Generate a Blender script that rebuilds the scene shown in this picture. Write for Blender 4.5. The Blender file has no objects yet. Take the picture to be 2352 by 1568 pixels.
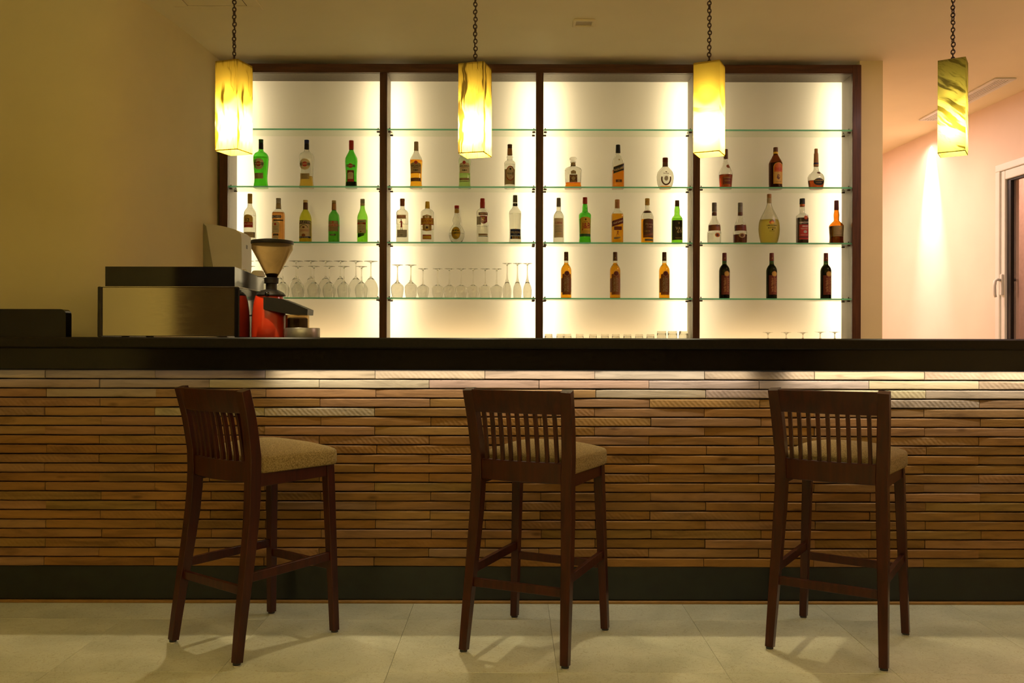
import bpy, bmesh, math, random
from math import sin, cos, pi, radians, sqrt
from mathutils import Vector, Matrix
random.seed(7)
SC = bpy.context.scene
COL = SC.collection
# ------------------------------------------------------------------ camera
CZ, F = 1.13, 2050.0            # eye height (m), focal length in pixels of the 2352 wide frame
cam = bpy.data.objects.new('camera', bpy.data.cameras.new('camera'))
COL.objects.link(cam)
cam.data.sensor_width = 36.0
cam.data.lens = F / 2352 * 36
cam.data.clip_start = 0.02
cam.location = (0, 0, CZ)
cam.rotation_euler = (radians(90), radians(-0.13), 0)
SC.camera = cam
# ------------------------------------------------------------------ render look
SC.view_settings.view_transform = 'Standard'
SC.view_settings.look = 'None'
SC.view_settings.gamma = 1
SC.view_settings.use_curve_mapping = False
SC.view_settings.exposure = 0.15
cy = SC.cycles
cy.max_bounces = 12; cy.diffuse_bounces = 6; cy.glossy_bounces = 4
cy.transmission_bounces = 12; cy.transparent_max_bounces = 8
cy.sample_clamp_indirect = 3.0; cy.blur_glossy = 0.5
cy.caustics_reflective = False; cy.caustics_refractive = True
cy.use_denoising = True
cy.use_adaptive_sampling = True; cy.adaptive_threshold = 0.02
w = bpy.data.worlds.new('World'); SC.world = w
w.use_nodes = True
w.node_tree.nodes['Background'].inputs[0].default_value = (0.9, 0.75, 0.5, 1)
w.node_tree.nodes['Background'].inputs[1].default_value = 0.01
# ------------------------------------------------------------------ lights of the room, with an added ceiling fill
def area(name, loc, size, power, col, rot=(0, 0, 0), spread=180):
    l = bpy.data.lights.new(name, 'AREA'); l.shape = 'RECTANGLE'
    l.size, l.size_y = size; l.energy = power; l.color = col; l.spread = radians(spread)
    o = bpy.data.objects.new(name, l); COL.objects.link(o)
    o.location = loc; o.rotation_euler = rot
    return o
def spot(name, loc, power, col, angle, blend=0.6, radius=0.03, rot=(0, 0, 0)):
    l = bpy.data.lights.new(name, 'SPOT'); l.energy = power; l.color = col
    l.spot_size = radians(angle); l.spot_blend = blend; l.shadow_soft_size = radius
    o = bpy.data.objects.new(name, l); COL.objects.link(o)
    o.location = loc; o.rotation_euler = rot
    return o
CEIL = CZ + 1.852
WARM = (1.0, 0.72, 0.36); PEACH = (1.0, 0.66, 0.40); COOL = (1.0, 0.93, 0.80)
for x, y, p, c in ((-1.7, 0.3, 16, (1.0, 0.84, 0.44)), (0.3, 0.3, 50, (1.0, 0.86, 0.50)), (2.3, 0.3, 56, (1.0, 0.78, 0.50)), (-1.7, 2.1, 5, (1.0, 0.84, 0.44)), (0.3, 2.1, 18, (1.0, 0.86, 0.50)), (2.3, 2.1, 20, (1.0, 0.78, 0.50))):
    spot('lounge_downlight', (x, y, CEIL - 0.03), p, c, 165, 1.0, 0.12)
area('ceiling_fill_light', (-1.0, -1.6, 1.9), (3.5, 0.5), 190, (1.0, 0.85, 0.45), (radians(180), 0, 0))  # added unseen light that brightens the ceiling
area('side_room_ceiling_light', (2.45, 7.7, CEIL - 0.02), (0.5, 1.6), 62, (1.0, 0.76, 0.66))
area('side_room_ceiling_light', (3.1, 4.6, CEIL - 0.03), (0.6, 0.9), 22, (1.0, 0.66, 0.60))
spot('wall_washer', (3.63, 7.86, CEIL - 0.02), 560, (1.0, 0.94, 0.95), 34, 1.0, 0.012, (0, radians(-9), 0))
spot('wall_washer', (3.53, 7.84, CEIL - 0.02), 12, (1.0, 0.84, 0.76), 130, 1.0, 0.02)
spot('wall_washer', (3.60, 5.3, CEIL - 0.02), 40, (1.0, 0.72, 0.55), 110, 1.0, 0.03)
area('counter_strip_light', (0.0, 3.803, 1.012), (2.05, 0.012), 3.2, (1.0, 0.95, 0.86), (radians(14), 0, 0))
area('counter_strip_light', (1.82, 3.803, 1.012), (1.25, 0.012), 2.8, (1.0, 0.94, 0.82), (radians(14), 0, 0))
area('counter_strip_light', (-1.75, 3.803, 1.012), (1.2, 0.012), 0.12, (1.0, 0.90, 0.66), (radians(14), 0, 0))
# light tubes behind the opal back panels: (x, power)
S0 = 350.43                      # pixels per metre at the cabinet face
def U(px): return (px - 1176) / S0
BAY = [(522, 871), (888, 1230), (1247, 1591), (1607, 1957)]
for i, (a, b) in enumerate(BAY):
    xa, xb = U(a) + 0.03, U(b) - 0.03
    for x, s, pw in ((xa, -1, (17, 17, 20, 8)[i]), (xb, 1, (13, 18, 20, 20)[i])):
        area('cabinet_light_tube', (x, 6.20, 2.02), (0.03, 1.84), pw * 0.33, (1.0, 0.82, 0.51), (radians(-90), 0, radians(0)))
    area('cabinet_light_tube', ((xa + xb) / 2, 6.22, 1.10), (0.8, 0.03), 1.2, (1.0, 0.66, 0.32), (radians(-90), 0, 0))

# ------------------------------------------------------------------ materials
M = {}
def newmat(name):
    m = bpy.data.materials.new(name); m.use_nodes = True
    nt = m.node_tree; nt.nodes.clear()
    out = nt.nodes.new('ShaderNodeOutputMaterial')
    M[name] = m
    return m, nt, out
def nd(nt, t, **kw):
    n = nt.nodes.new(t)
    for k, v in kw.items(): setattr(n, k, v)
    return n
def setin(n, **kw):
    for k, v in kw.items():
        k = k.replace('_', ' ')
        if isinstance(v, tuple) and len(v) == 3: v = (*v, 1)
        n.inputs[k].default_value = v
def ramp(nt, stops):
    r = nd(nt, 'ShaderNodeValToRGB'); e = r.color_ramp.elements
    while len(e) < len(stops): e.new(0.5)
    for el, (p, c) in zip(e, stops):
        el.position = p; el.color = (*c, 1)
    return r
def mul(c, k): return tuple(min(1, x * k) for x in c)
def plain(name, col, rough=0.5, metal=0.0, scale=30, var=0.12, bump=0.0, coat=0.0, stretch=(1, 1, 1), spec=0.5, rand=0.0):
    m, nt, out = newmat(name)
    b = nd(nt, 'ShaderNodeBsdfPrincipled'); nt.links.new(b.outputs[0], out.inputs[0])
    setin(b, Roughness=rough, Metallic=metal, Coat_Weight=coat, Specular_IOR_Level=spec); b.inputs['Coat Roughness'].default_value = 0.08
    tc = nd(nt, 'ShaderNodeTexCoord'); mp = nd(nt, 'ShaderNodeMapping'); mp.inputs['Scale'].default_value = stretch
    nz = nd(nt, 'ShaderNodeTexNoise'); setin(nz, Scale=scale, Detail=4.0)
    nt.links.new(tc.outputs['Object'], mp.inputs[0]); nt.links.new(mp.outputs[0], nz.inputs['Vector'])
    r = ramp(nt, [(0.3, mul(col, 1 - var)), (0.7, mul(col, 1 + var))])
    nt.links.new(nz.outputs['Fac'], r.inputs[0])
    src = r.outputs[0]
    if rand:
        oi = nd(nt, 'ShaderNodeObjectInfo'); hs = nd(nt, 'ShaderNodeHueSaturation')
        mr = nd(nt, 'ShaderNodeMapRange'); setin(mr, To_Min=1 - rand, To_Max=1 + rand)
        nt.links.new(oi.outputs['Random'], mr.inputs[0]); nt.links.new(mr.outputs[0], hs.inputs['Value'])
        nt.links.new(src, hs.inputs['Color']); src = hs.outputs[0]
    nt.links.new(src, b.inputs['Base Color'])
    if bump:
        bp = nd(nt, 'ShaderNodeBump'); setin(bp, Strength=bump, Distance=0.004)
        nt.links.new(nz.outputs['Fac'], bp.inputs['Height']); nt.links.new(bp.outputs[0], b.inputs['Normal'])
    return m
def wood(name, dark, light, rough=0.3, axis=0, coat=0.3, scale=6):
    m, nt, out = newmat(name)
    b = nd(nt, 'ShaderNodeBsdfPrincipled'); nt.links.new(b.outputs[0], out.inputs[0])
    setin(b, Roughness=rough, Coat_Weight=coat, Specular_IOR_Level=0.3); b.inputs['Coat Roughness'].default_value = 0.15
    tc = nd(nt, 'ShaderNodeTexCoord'); mp = nd(nt, 'ShaderNodeMapping')
    st = [9, 9, 9]; st[axis] = 0.7; mp.inputs['Scale'].default_value = st
    nz = nd(nt, 'ShaderNodeTexNoise'); setin(nz, Scale=scale, Detail=6.0, Distortion=0.6)
    r = ramp(nt, [(0.3, dark), (0.7, light)])
    nt.links.new(tc.outputs['Object'], mp.inputs[0]); nt.links.new(mp.outputs[0], nz.inputs['Vector'])
    nt.links.new(nz.outputs['Fac'], r.inputs[0]); nt.links.new(r.outputs[0], b.inputs['Base Color'])
    bp = nd(nt, 'ShaderNodeBump'); setin(bp, Strength=0.15, Distance=0.002)
    nt.links.new(nz.outputs['Fac'], bp.inputs['Height']); nt.links.new(bp.outputs[0], b.inputs['Normal'])
    return m
def glass(name, t, n=4, rough=0.0, ior=1.45):
    """t = colour after n surface crossings"""
    m, nt, out = newmat(name)
    g = nd(nt, 'ShaderNodeBsdfGlass'); setin(g, Color=tuple(x ** (1 / n) for x in t), Roughness=rough, IOR=ior)
    nt.links.new(g.outputs[0], out.inputs[0])
    return m
# room
plain('wall_paint', (0.70, 0.61, 0.33), 0.7, scale=3, var=0.03, bump=0.02)
plain('wall_paint_right', (0.80, 0.63, 0.50), 0.7, scale=3, var=0.03)
plain('ceiling_paint', (0.84, 0.74, 0.48), 0.8, scale=2, var=0.03)
plain('lounge_dark', (0.13, 0.085, 0.055), 0.6)
plain('cream_wall', (0.5, 0.44, 0.26), 0.7)
plain('black_stone', (0.006, 0.0055, 0.005), 0.12, scale=60, var=0.5, spec=0.35)
plain('slab_stone', (0.008, 0.0065, 0.0045), 0.3, spec=0.25, scale=80, var=0.4)
plain('plinth_black', (0.004, 0.006, 0.004), 0.28, scale=20, var=0.5)
plain('backing_black', (0.01, 0.006, 0.004), 0.9)
plain('brass_trim', (0.28, 0.15, 0.04), 0.4, 0.4)
plain('white_laminate', (0.33, 0.29, 0.24), 0.5, scale=6, var=0.05)
plain('grey_laminate', (0.17, 0.135, 0.11), 0.45, scale=8, var=0.12, stretch=(8, 8, 0.5))
plain('lightbox_white', (0.85, 0.82, 0.75), 0.8)
plain('chrome', (0.7, 0.68, 0.62), 0.12, 1.0)
plain('white_plastic', (0.72, 0.70, 0.62), 0.35, scale=8, var=0.03)
plain('dispenser_grey', (0.26, 0.26, 0.17), 0.45, scale=8, var=0.05)
plain('grille_dark', (0.09, 0.06, 0.045), 0.6)
plain('rubber', (0.012, 0.012, 0.012), 0.6)
plain('glide_white', (0.5, 0.47, 0.4), 0.5)
plain('black_gloss', (0.004, 0.004, 0.0045), 0.06, spec=0.5)
plain('black_plastic', (0.010, 0.008, 0.006), 0.42, spec=0.25)
plain('red_paint', (0.55, 0.035, 0.008), 0.22, coat=0.6, scale=10, var=0.08)
plain('chain_iron', (0.07, 0.04, 0.025), 0.45, 0.7)
plain('coffee', (0.03, 0.014, 0.006), 0.9, scale=200, var=0.6, bump=0.5)
plain('gasket', (0.012, 0.010, 0.009), 0.4)
plain('exterior_pink', (0.42, 0.30, 0.26), 0.8)
plain('tile_bed', (0.34, 0.31, 0.22), 0.9)
plain('satin_metal', (0.30, 0.28, 0.24), 0.35, 0.8)
wood('dark_wood', (0.045, 0.014, 0.0045), (0.10, 0.034, 0.011), 0.45, axis=2, coat=0.1)
wood('dark_wood_h', (0.045, 0.014, 0.0045), (0.10, 0.034, 0.011), 0.45, axis=0, coat=0.1)
wood('stool_wood', (0.018, 0.0028, 0.0010), (0.048, 0.0085, 0.0028), 0.32, axis=2, coat=0.08)

def mk_steel():
    m, nt, out = newmat('brushed_steel')
    b = nd(nt, 'ShaderNodeBsdfPrincipled'); nt.links.new(b.outputs[0], out.inputs[0])
    setin(b, Metallic=1.0, Base_Color=(0.50, 0.47, 0.40))
    tc = nd(nt, 'ShaderNodeTexCoord')
    mp = nd(nt, 'ShaderNodeMapping'); mp.inputs['Scale'].default_value = (1, 1, 6); mp.inputs['Rotation'].default_value = (0, 0.5, 0)
    nz = nd(nt, 'ShaderNodeTexNoise'); setin(nz, Scale=16.0, Detail=8.0, Distortion=1.5)
    nt.links.new(tc.outputs['Object'], mp.inputs[0]); nt.links.new(mp.outputs[0], nz.inputs['Vector'])
    mr = nd(nt, 'ShaderNodeMapRange'); setin(mr, To_Min=0.03, To_Max=0.16)
    nt.links.new(nz.outputs['Fac'], mr.inputs[0]); nt.links.new(mr.outputs[0], b.inputs['Roughness'])
mk_steel()
def mk_opal():
    m, nt, out = newmat('opal_glass')
    tr = nd(nt, 'ShaderNodeBsdfTranslucent'); setin(tr, Color=(0.88, 0.86, 0.78))
    df = nd(nt, 'ShaderNodeBsdfDiffuse'); setin(df, Color=(0.82, 0.80, 0.72))
    mx = nd(nt, 'ShaderNodeMixShader'); mx.inputs[0].default_value = 0.35
    gl = nd(nt, 'ShaderNodeBsdfGlossy'); setin(gl, Color=(1, 1, 1), Roughness=0.02)
    fr = nd(nt, 'ShaderNodeFresnel'); setin(fr, IOR=1.45)
    m2 = nd(nt, 'ShaderNodeMixShader')
    nz = nd(nt, 'ShaderNodeTexNoise'); setin(nz, Scale=2.0)
    rp = ramp(nt, [(0.3, (0.86, 0.84, 0.76)), (0.7, (0.90, 0.88, 0.80))])
    nt.links.new(nz.outputs['Fac'], rp.inputs[0]); nt.links.new(rp.outputs[0], tr.inputs[0])
    nt.links.new(tr.outputs[0], mx.inputs[1]); nt.links.new(df.outputs[0], mx.inputs[2])
    nt.links.new(fr.outputs[0], m2.inputs[0]); nt.links.new(mx.outputs[0], m2.inputs[1]); nt.links.new(gl.outputs[0], m2.inputs[2])
    nt.links.new(m2.outputs[0], out.inputs[0])
mk_opal()
def mk_plank(name, cols):
    m, nt, out = newmat(name)
    b = nd(nt, 'ShaderNodeBsdfPrincipled'); nt.links.new(b.outputs[0], out.inputs[0])
    setin(b, Roughness=0.6, Specular_IOR_Level=0.2)
    tc = nd(nt, 'ShaderNodeTexCoord'); oi = nd(nt, 'ShaderNodeObjectInfo')
    off = nd(nt, 'ShaderNodeVectorMath', operation='SCALE'); off.inputs[0].default_value = (37, 11, 53)
    nt.links.new(oi.outputs['Random'], off.inputs['Scale'])
    add = nd(nt, 'ShaderNodeVectorMath', operation='ADD')
    nt.links.new(tc.outputs['Object'], add.inputs[0]); nt.links.new(off.outputs[0], add.inputs[1])
    mp = nd(nt, 'ShaderNodeMapping'); mp.inputs['Scale'].default_value = (2.2, 10, 16)
    nt.links.new(add.outputs[0], mp.inputs[0])
    nz = nd(nt, 'ShaderNodeTexNoise'); setin(nz, Scale=1.6, Detail=7.0, Roughness=0.62, Distortion=0.7)
    nt.links.new(mp.outputs[0], nz.inputs['Vector'])
    base = ramp(nt, [(i / (len(cols) - 1), c) for i, c in enumerate(cols)])
    base.color_ramp.interpolation = 'LINEAR'
    nt.links.new(oi.outputs['Random'], base.inputs[0])
    g = ramp(nt, [(0.28, (0.52, 0.50, 0.48)), (0.5, (0.9, 0.9, 0.9)), (0.75, (1.15, 1.15, 1.15))])
    nt.links.new(nz.outputs['Fac'], g.inputs[0])
    mm = nd(nt, 'ShaderNodeMix', data_type='RGBA', blend_type='MULTIPLY'); mm.inputs[0].default_value = 1
    nt.links.new(base.outputs[0], mm.inputs[6]); nt.links.new(g.outputs[0], mm.inputs[7])
    # knots
    vo = nd(nt, 'ShaderNodeTexVoronoi'); setin(vo, Scale=1.0)
    mp2 = nd(nt, 'ShaderNodeMapping'); mp2.inputs['Scale'].default_value = (3.2, 3.2, 9)
    nt.links.new(add.outputs[0], mp2.inputs[0]); nt.links.new(mp2.outputs[0], vo.inputs['Vector'])
    kr = ramp(nt, [(0.03, (0.35, 0.3, 0.25)), (0.10, (1, 1, 1))]); nt.links.new(vo.outputs['Distance'], kr.inputs[0])
    m3 = nd(nt, 'ShaderNodeMix', data_type='RGBA', blend_type='MULTIPLY'); m3.inputs[0].default_value = 0.8
    nt.links.new(mm.outputs[2], m3.inputs[6]); nt.links.new(kr.outputs[0], m3.inputs[7])
    nt.links.new(m3.outputs[2], b.inputs['Base Color'])
    # diagonal saw marks on some planks
    wv = nd(nt, 'ShaderNodeTexWave', wave_type='BANDS', bands_direction='DIAGONAL'); setin(wv, Scale=28.0, Distortion=1.5, Detail=1.0)
    nt.links.new(add.outputs[0], wv.inputs['Vector'])
    gt = nd(nt, 'ShaderNodeMath', operation='GREATER_THAN'); gt.inputs[1].default_value = 0.72
    fr = nd(nt, 'ShaderNodeMath', operation='FRACT'); k9 = nd(nt, 'ShaderNodeMath', operation='MULTIPLY'); k9.inputs[1].default_value = 9.7
    nt.links.new(oi.outputs['Random'], k9.inputs[0]); nt.links.new(k9.outputs[0], fr.inputs[0]); nt.links.new(fr.outputs[0], gt.inputs[0])
    ml = nd(nt, 'ShaderNodeMath', operation='MULTIPLY'); nt.links.new(wv.outputs['Fac'], ml.inputs[0]); nt.links.new(gt.outputs[0], ml.inputs[1])
    sm = nd(nt, 'ShaderNodeMath', operation='ADD'); m5 = nd(nt, 'ShaderNodeMath', operation='MULTIPLY'); m5.inputs[1].default_value = 0.25
    nt.links.new(ml.outputs[0], m5.inputs[0]); nt.links.new(m5.outputs[0], sm.inputs[0]); nt.links.new(nz.outputs['Fac'], sm.inputs[1])
    bp = nd(nt, 'ShaderNodeBump'); setin(bp, Strength=0.7, Distance=0.004)
    nt.links.new(sm.outputs[0], bp.inputs['Height']); nt.links.new(bp.outputs[0], b.inputs['Normal'])
mk_plank('plank_wood', [(0.21, 0.098, 0.024), (0.26, 0.125, 0.030), (0.19, 0.100, 0.024), (0.26, 0.135, 0.055), (0.23, 0.112, 0.027), (0.21, 0.128, 0.034)])
mk_plank('strip_lit_plank_wood', [(0.34, 0.25, 0.14), (0.28, 0.19, 0.12), (0.36, 0.29, 0.16), (0.27, 0.20, 0.15), (0.31, 0.19, 0.12)])  # paler plank copy, the strip light's wash put into its colour
mk_plank('pinkish_plank_wood', [(0.27, 0.14, 0.055), (0.24, 0.13, 0.06), (0.29, 0.16, 0.045), (0.22, 0.13, 0.07)])  # plank variation low down, strip-light look in the upper rows
def mk_marble():
    m, nt, out = newmat('cream_marble')
    b = nd(nt, 'ShaderNodeBsdfPrincipled'); nt.links.new(b.outputs[0], out.inputs[0])
    setin(b, Specular_IOR_Level=0.4)
    tc = nd(nt, 'ShaderNodeTexCoord'); oi = nd(nt, 'ShaderNodeObjectInfo')
    off = nd(nt, 'ShaderNodeVectorMath', operation='SCALE'); off.inputs[0].default_value = (19, 31, 7)
    nt.links.new(oi.outputs['Random'], off.inputs['Scale'])
    add = nd(nt, 'ShaderNodeVectorMath', operation='ADD')
    nt.links.new(tc.outputs['Object'], add.inputs[0]); nt.links.new(off.outputs[0], add.inputs[1])
    n1 = nd(nt, 'ShaderNodeTexNoise'); setin(n1, Scale=4.0, Detail=8.0, Distortion=0.8)
    n2 = nd(nt, 'ShaderNodeTexNoise'); setin(n2, Scale=22.0, Detail=6.0, Distortion=2.5)
    for n in (n1, n2): nt.links.new(add.outputs[0], n.inputs['Vector'])
    r1 = ramp(nt, [(0.3, (0.40, 0.40, 0.29)), (0.7, (0.55, 0.54, 0.40))])
    r2 = ramp(nt, [(0.475, (1, 1, 1)), (0.497, (0.62, 0.52, 0.36)), (0.52, (1, 1, 1))])
    nt.links.new(n1.outputs['Fac'], r1.inputs[0]); nt.links.new(n2.outputs['Fac'], r2.inputs[0])
    mm = nd(nt, 'ShaderNodeMix', data_type='RGBA', blend_type='MULTIPLY'); mm.inputs[0].default_value = 0.75
    nt.links.new(r1.outputs[0], mm.inputs[6]); nt.links.new(r2.outputs[0], mm.inputs[7])
    hs = nd(nt, 'ShaderNodeHueSaturation'); mr = nd(nt, 'ShaderNodeMapRange'); setin(mr, To_Min=0.93, To_Max=1.05)
    nt.links.new(oi.outputs['Random'], mr.inputs[0]); nt.links.new(mr.outputs[0], hs.inputs['Value'])
    nt.links.new(mm.outputs[2], hs.inputs['Color']); nt.links.new(hs.outputs[0], b.inputs['Base Color'])
    m4 = nd(nt, 'ShaderNodeMapRange'); setin(m4, To_Min=0.3, To_Max=0.5)
    nt.links.new(n1.outputs['Fac'], m4.inputs[0]); nt.links.new(m4.outputs[0], b.inputs['Roughness'])
mk_marble()
def mk_fabric():
    m, nt, out = newmat('tan_fabric')
    b = nd(nt, 'ShaderNodeBsdfPrincipled'); nt.links.new(b.outputs[0], out.inputs[0])
    setin(b, Roughness=0.95, Specular_IOR_Level=0.1)
    tc = nd(nt, 'ShaderNodeTexCoord')
    outs = []
    for st in ((220, 900, 900), (900, 220, 220)):
        mp = nd(nt, 'ShaderNodeMapping'); mp.inputs['Scale'].default_value = st
        nz = nd(nt, 'ShaderNodeTexNoise'); setin(nz, Scale=1.0, Detail=2.0)
        nt.links.new(tc.outputs['Object'], mp.inputs[0]); nt.links.new(mp.outputs[0], nz.inputs['Vector']); outs.append(nz)
    ad = nd(nt, 'ShaderNodeMath', operation='ADD')
    nt.links.new(outs[0].outputs['Fac'], ad.inputs[0]); nt.links.new(outs[1].outputs['Fac'], ad.inputs[1])
    r = ramp(nt, [(0.7, (0.12, 0.080, 0.030)), (1.0, (0.32, 0.235, 0.105))])
    hf = nd(nt, 'ShaderNodeMath', operation='MULTIPLY'); hf.inputs[1].default_value = 0.85
    nt.links.new(ad.outputs[0], hf.inputs[0]); nt.links.new(hf.outputs[0], r.inputs[0])
    nt.links.new(r.outputs[0], b.inputs['Base Color'])
    bp = nd(nt, 'ShaderNodeBump'); setin(bp, Strength=0.3, Distance=0.002)
    nt.links.new(ad.outputs[0], bp.inputs['Height']); nt.links.new(bp.outputs[0], b.inputs['Normal'])
mk_fabric()
def mk_onyx(name, light, vein, rot, sx, sz, wig, t1, t2, line=True, tr_k=0.52):
    """sx, sz: noise frequency across / along the veins; wig: waviness"""
    m, nt, out = newmat(name)
    tc = nd(nt, 'ShaderNodeTexCoord'); mp = nd(nt, 'ShaderNodeMapping'); mp.inputs['Rotation'].default_value = (0, rot, 0)
    nt.links.new(tc.outputs['Object'], mp.inputs[0])
    n0 = nd(nt, 'ShaderNodeTexNoise'); setin(n0, Scale=9.0, Detail=2.0); nt.links.new(mp.outputs[0], n0.inputs['Vector'])
    sc = nd(nt, 'ShaderNodeVectorMath', operation='SCALE'); sc.inputs['Scale'].default_value = wig
    nt.links.new(n0.outputs['Color'], sc.inputs[0])
    ad = nd(nt, 'ShaderNodeVectorMath', operation='ADD'); nt.links.new(mp.outputs[0], ad.inputs[0]); nt.links.new(sc.outputs[0], ad.inputs[1])
    mp2 = nd(nt, 'ShaderNodeMapping'); mp2.inputs['Scale'].default_value = (sx, sx * 0.3, sz); nt.links.new(ad.outputs[0], mp2.inputs[0])
    n1 = nd(nt, 'ShaderNodeTexNoise'); setin(n1, Scale=1.0, Detail=3.0, Roughness=0.55); nt.links.new(mp2.outputs[0], n1.inputs['Vector'])
    st = [(t1, vein), (t2, light)]
    mid = tuple((a_ + b_) / 2 for a_, b_ in zip(light, vein))
    if line: st += [(0.545, light), (0.56, mid), (0.575, light)]
    r = ramp(nt, st); nt.links.new(n1.outputs['Fac'], r.inputs[0])
    tr = nd(nt, 'ShaderNodeBsdfTranslucent'); df = nd(nt, 'ShaderNodeBsdfDiffuse')
    dk = nd(nt, 'ShaderNodeVectorMath', operation='SCALE'); dk.inputs['Scale'].default_value = tr_k
    d2 = nd(nt, 'ShaderNodeVectorMath', operation='SCALE'); d2.inputs['Scale'].default_value = 0.40
    dm = nd(nt, 'ShaderNodeMix', data_type='RGBA'); dm.inputs[0].default_value = 0.65; dm.inputs[7].default_value = (*light, 1)
    nt.links.new(r.outputs[0], dm.inputs[6]); nt.links.new(r.outputs[0], dk.inputs[0])
    nt.links.new(dk.outputs[0], tr.inputs[0]); df.inputs[0].default_value = (0.42, 0.30, 0.07, 1)
    nt.links.new(d2.outputs[0], df.inputs[0]); nt.links.new(dm.outputs[2], d2.inputs[0])
    mx = nd(nt, 'ShaderNodeMixShader'); mx.inputs[0].default_value = 0.5
    nt.links.new(tr.outputs[0], mx.inputs[1]); nt.links.new(df.outputs[0], mx.inputs[2])
    gl = nd(nt, 'ShaderNodeBsdfGlossy'); setin(gl, Roughness=0.15); m2 = nd(nt, 'ShaderNodeMixShader'); m2.inputs[0].default_value = 0.03
    nt.links.new(mx.outputs[0], m2.inputs[1]); nt.links.new(gl.outputs[0], m2.inputs[2])
    nt.links.new(m2.outputs[0], out.inputs[0])
mk_onyx('onyx_blotched', (1.0, 0.70, 0.08), (0.09, 0.055, 0.004), 0, 17, 2.6, 0.035, 0.40, 0.46)
mk_onyx('onyx_banded', (1.0, 0.71, 0.09), (0.07, 0.045, 0.006), 0, 44, 2.0, 0.05, 0.42, 0.46)
mk_onyx('onyx_plain', (1.0, 0.72, 0.085), (0.60, 0.40, 0.02), 1.5, 24, 3, 0.03, 0.30, 0.38, False)
mk_onyx('onyx_green', (0.82, 0.70, 0.12), (0.10, 0.08, 0.008), 0.95, 36, 5, 0.05, 0.40, 0.48, True, 0.32)
# glasses
glass('clear_glass', (0.90, 0.91, 0.84)); glass('stem_glass', (0.93, 0.94, 0.88))
glass('pale_green_glass', (0.72, 0.86, 0.62)); glass('green_glass', (0.07, 0.44, 0.03)); glass('lime_glass', (0.20, 0.52, 0.05))
glass('deep_green_glass', (0.08, 0.36, 0.04)); glass('olive_glass', (0.55, 0.56, 0.04)); glass('amber_glass', (0.75, 0.20, 0.01)); glass('brown_glass', (0.16, 0.035, 0.008))
glass('wine_green_glass', (0.05, 0.09, 0.02)); glass('frosted_glass', (0.86, 0.84, 0.66), rough=0.25)

def mk_pane(name, tint, edge=None):
    """flat float glass: straight see-through with a surface reflection"""
    m, nt, out = newmat(name)
    if edge: t_ = nd(nt, 'ShaderNodeBsdfTranslucent')
    else: t_ = nd(nt, 'ShaderNodeBsdfTransparent')
    nz = nd(nt, 'ShaderNodeTexNoise'); setin(nz, Scale=3.0); rp = ramp(nt, [(0.3, mul(tint, 0.96)), (0.7, tint)])
    nt.links.new(nz.outputs['Fac'], rp.inputs[0]); nt.links.new(rp.outputs[0], t_.inputs[0])
    g_ = nd(nt, 'ShaderNodeBsdfGlossy'); setin(g_, Roughness=0.02, Color=(1, 1, 1))
    fr = nd(nt, 'ShaderNodeFresnel'); setin(fr, IOR=1.5); mx = nd(nt, 'ShaderNodeMixShader')
    ge = nd(nt, 'ShaderNodeNewGeometry'); iv = nd(nt, 'ShaderNodeMath', operation='SUBTRACT'); iv.inputs[0].default_value = 1; ml = nd(nt, 'ShaderNodeMath', operation='MULTIPLY')
    nt.links.new(ge.outputs['Backfacing'], iv.inputs[1]); nt.links.new(iv.outputs[0], ml.inputs[0]); nt.links.new(fr.outputs[0], ml.inputs[1])   # reflect at the outer faces only
    nt.links.new(ml.outputs[0], mx.inputs[0]); nt.links.new(t_.outputs[0], mx.inputs[1]); nt.links.new(g_.outputs[0], mx.inputs[2])
    nt.links.new(mx.outputs[0], out.inputs[0])
mk_pane('shelf_glass', (0.93, 0.97, 0.92)); mk_pane('shelf_edge_glass', (0.22, 0.60, 0.42), True)
mk_pane('window_glass', (0.88, 0.86, 0.84)); glass('smoked_plastic', (0.36, 0.235, 0.085), rough=0.10)
for k, c in dict(water=(0.93, 0.93, 0.88), straw=(0.80, 0.55, 0.08), gold=(0.85, 0.42, 0.02), orange=(0.75, 0.24, 0.01), amber=(0.80, 0.36, 0.01),
                 rust=(0.34, 0.06, 0.01), brown=(0.55, 0.24, 0.05), dark=(0.03, 0.012, 0.008), cola=(0.10, 0.02, 0.008), pale=(0.62, 0.80, 0.30)).items():
    glass('liquid_' + k, c, 2, ior=1.33)
glass('liquid_cloudy', (0.74, 0.62, 0.12), 2, rough=0.5, ior=1.2)
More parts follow.
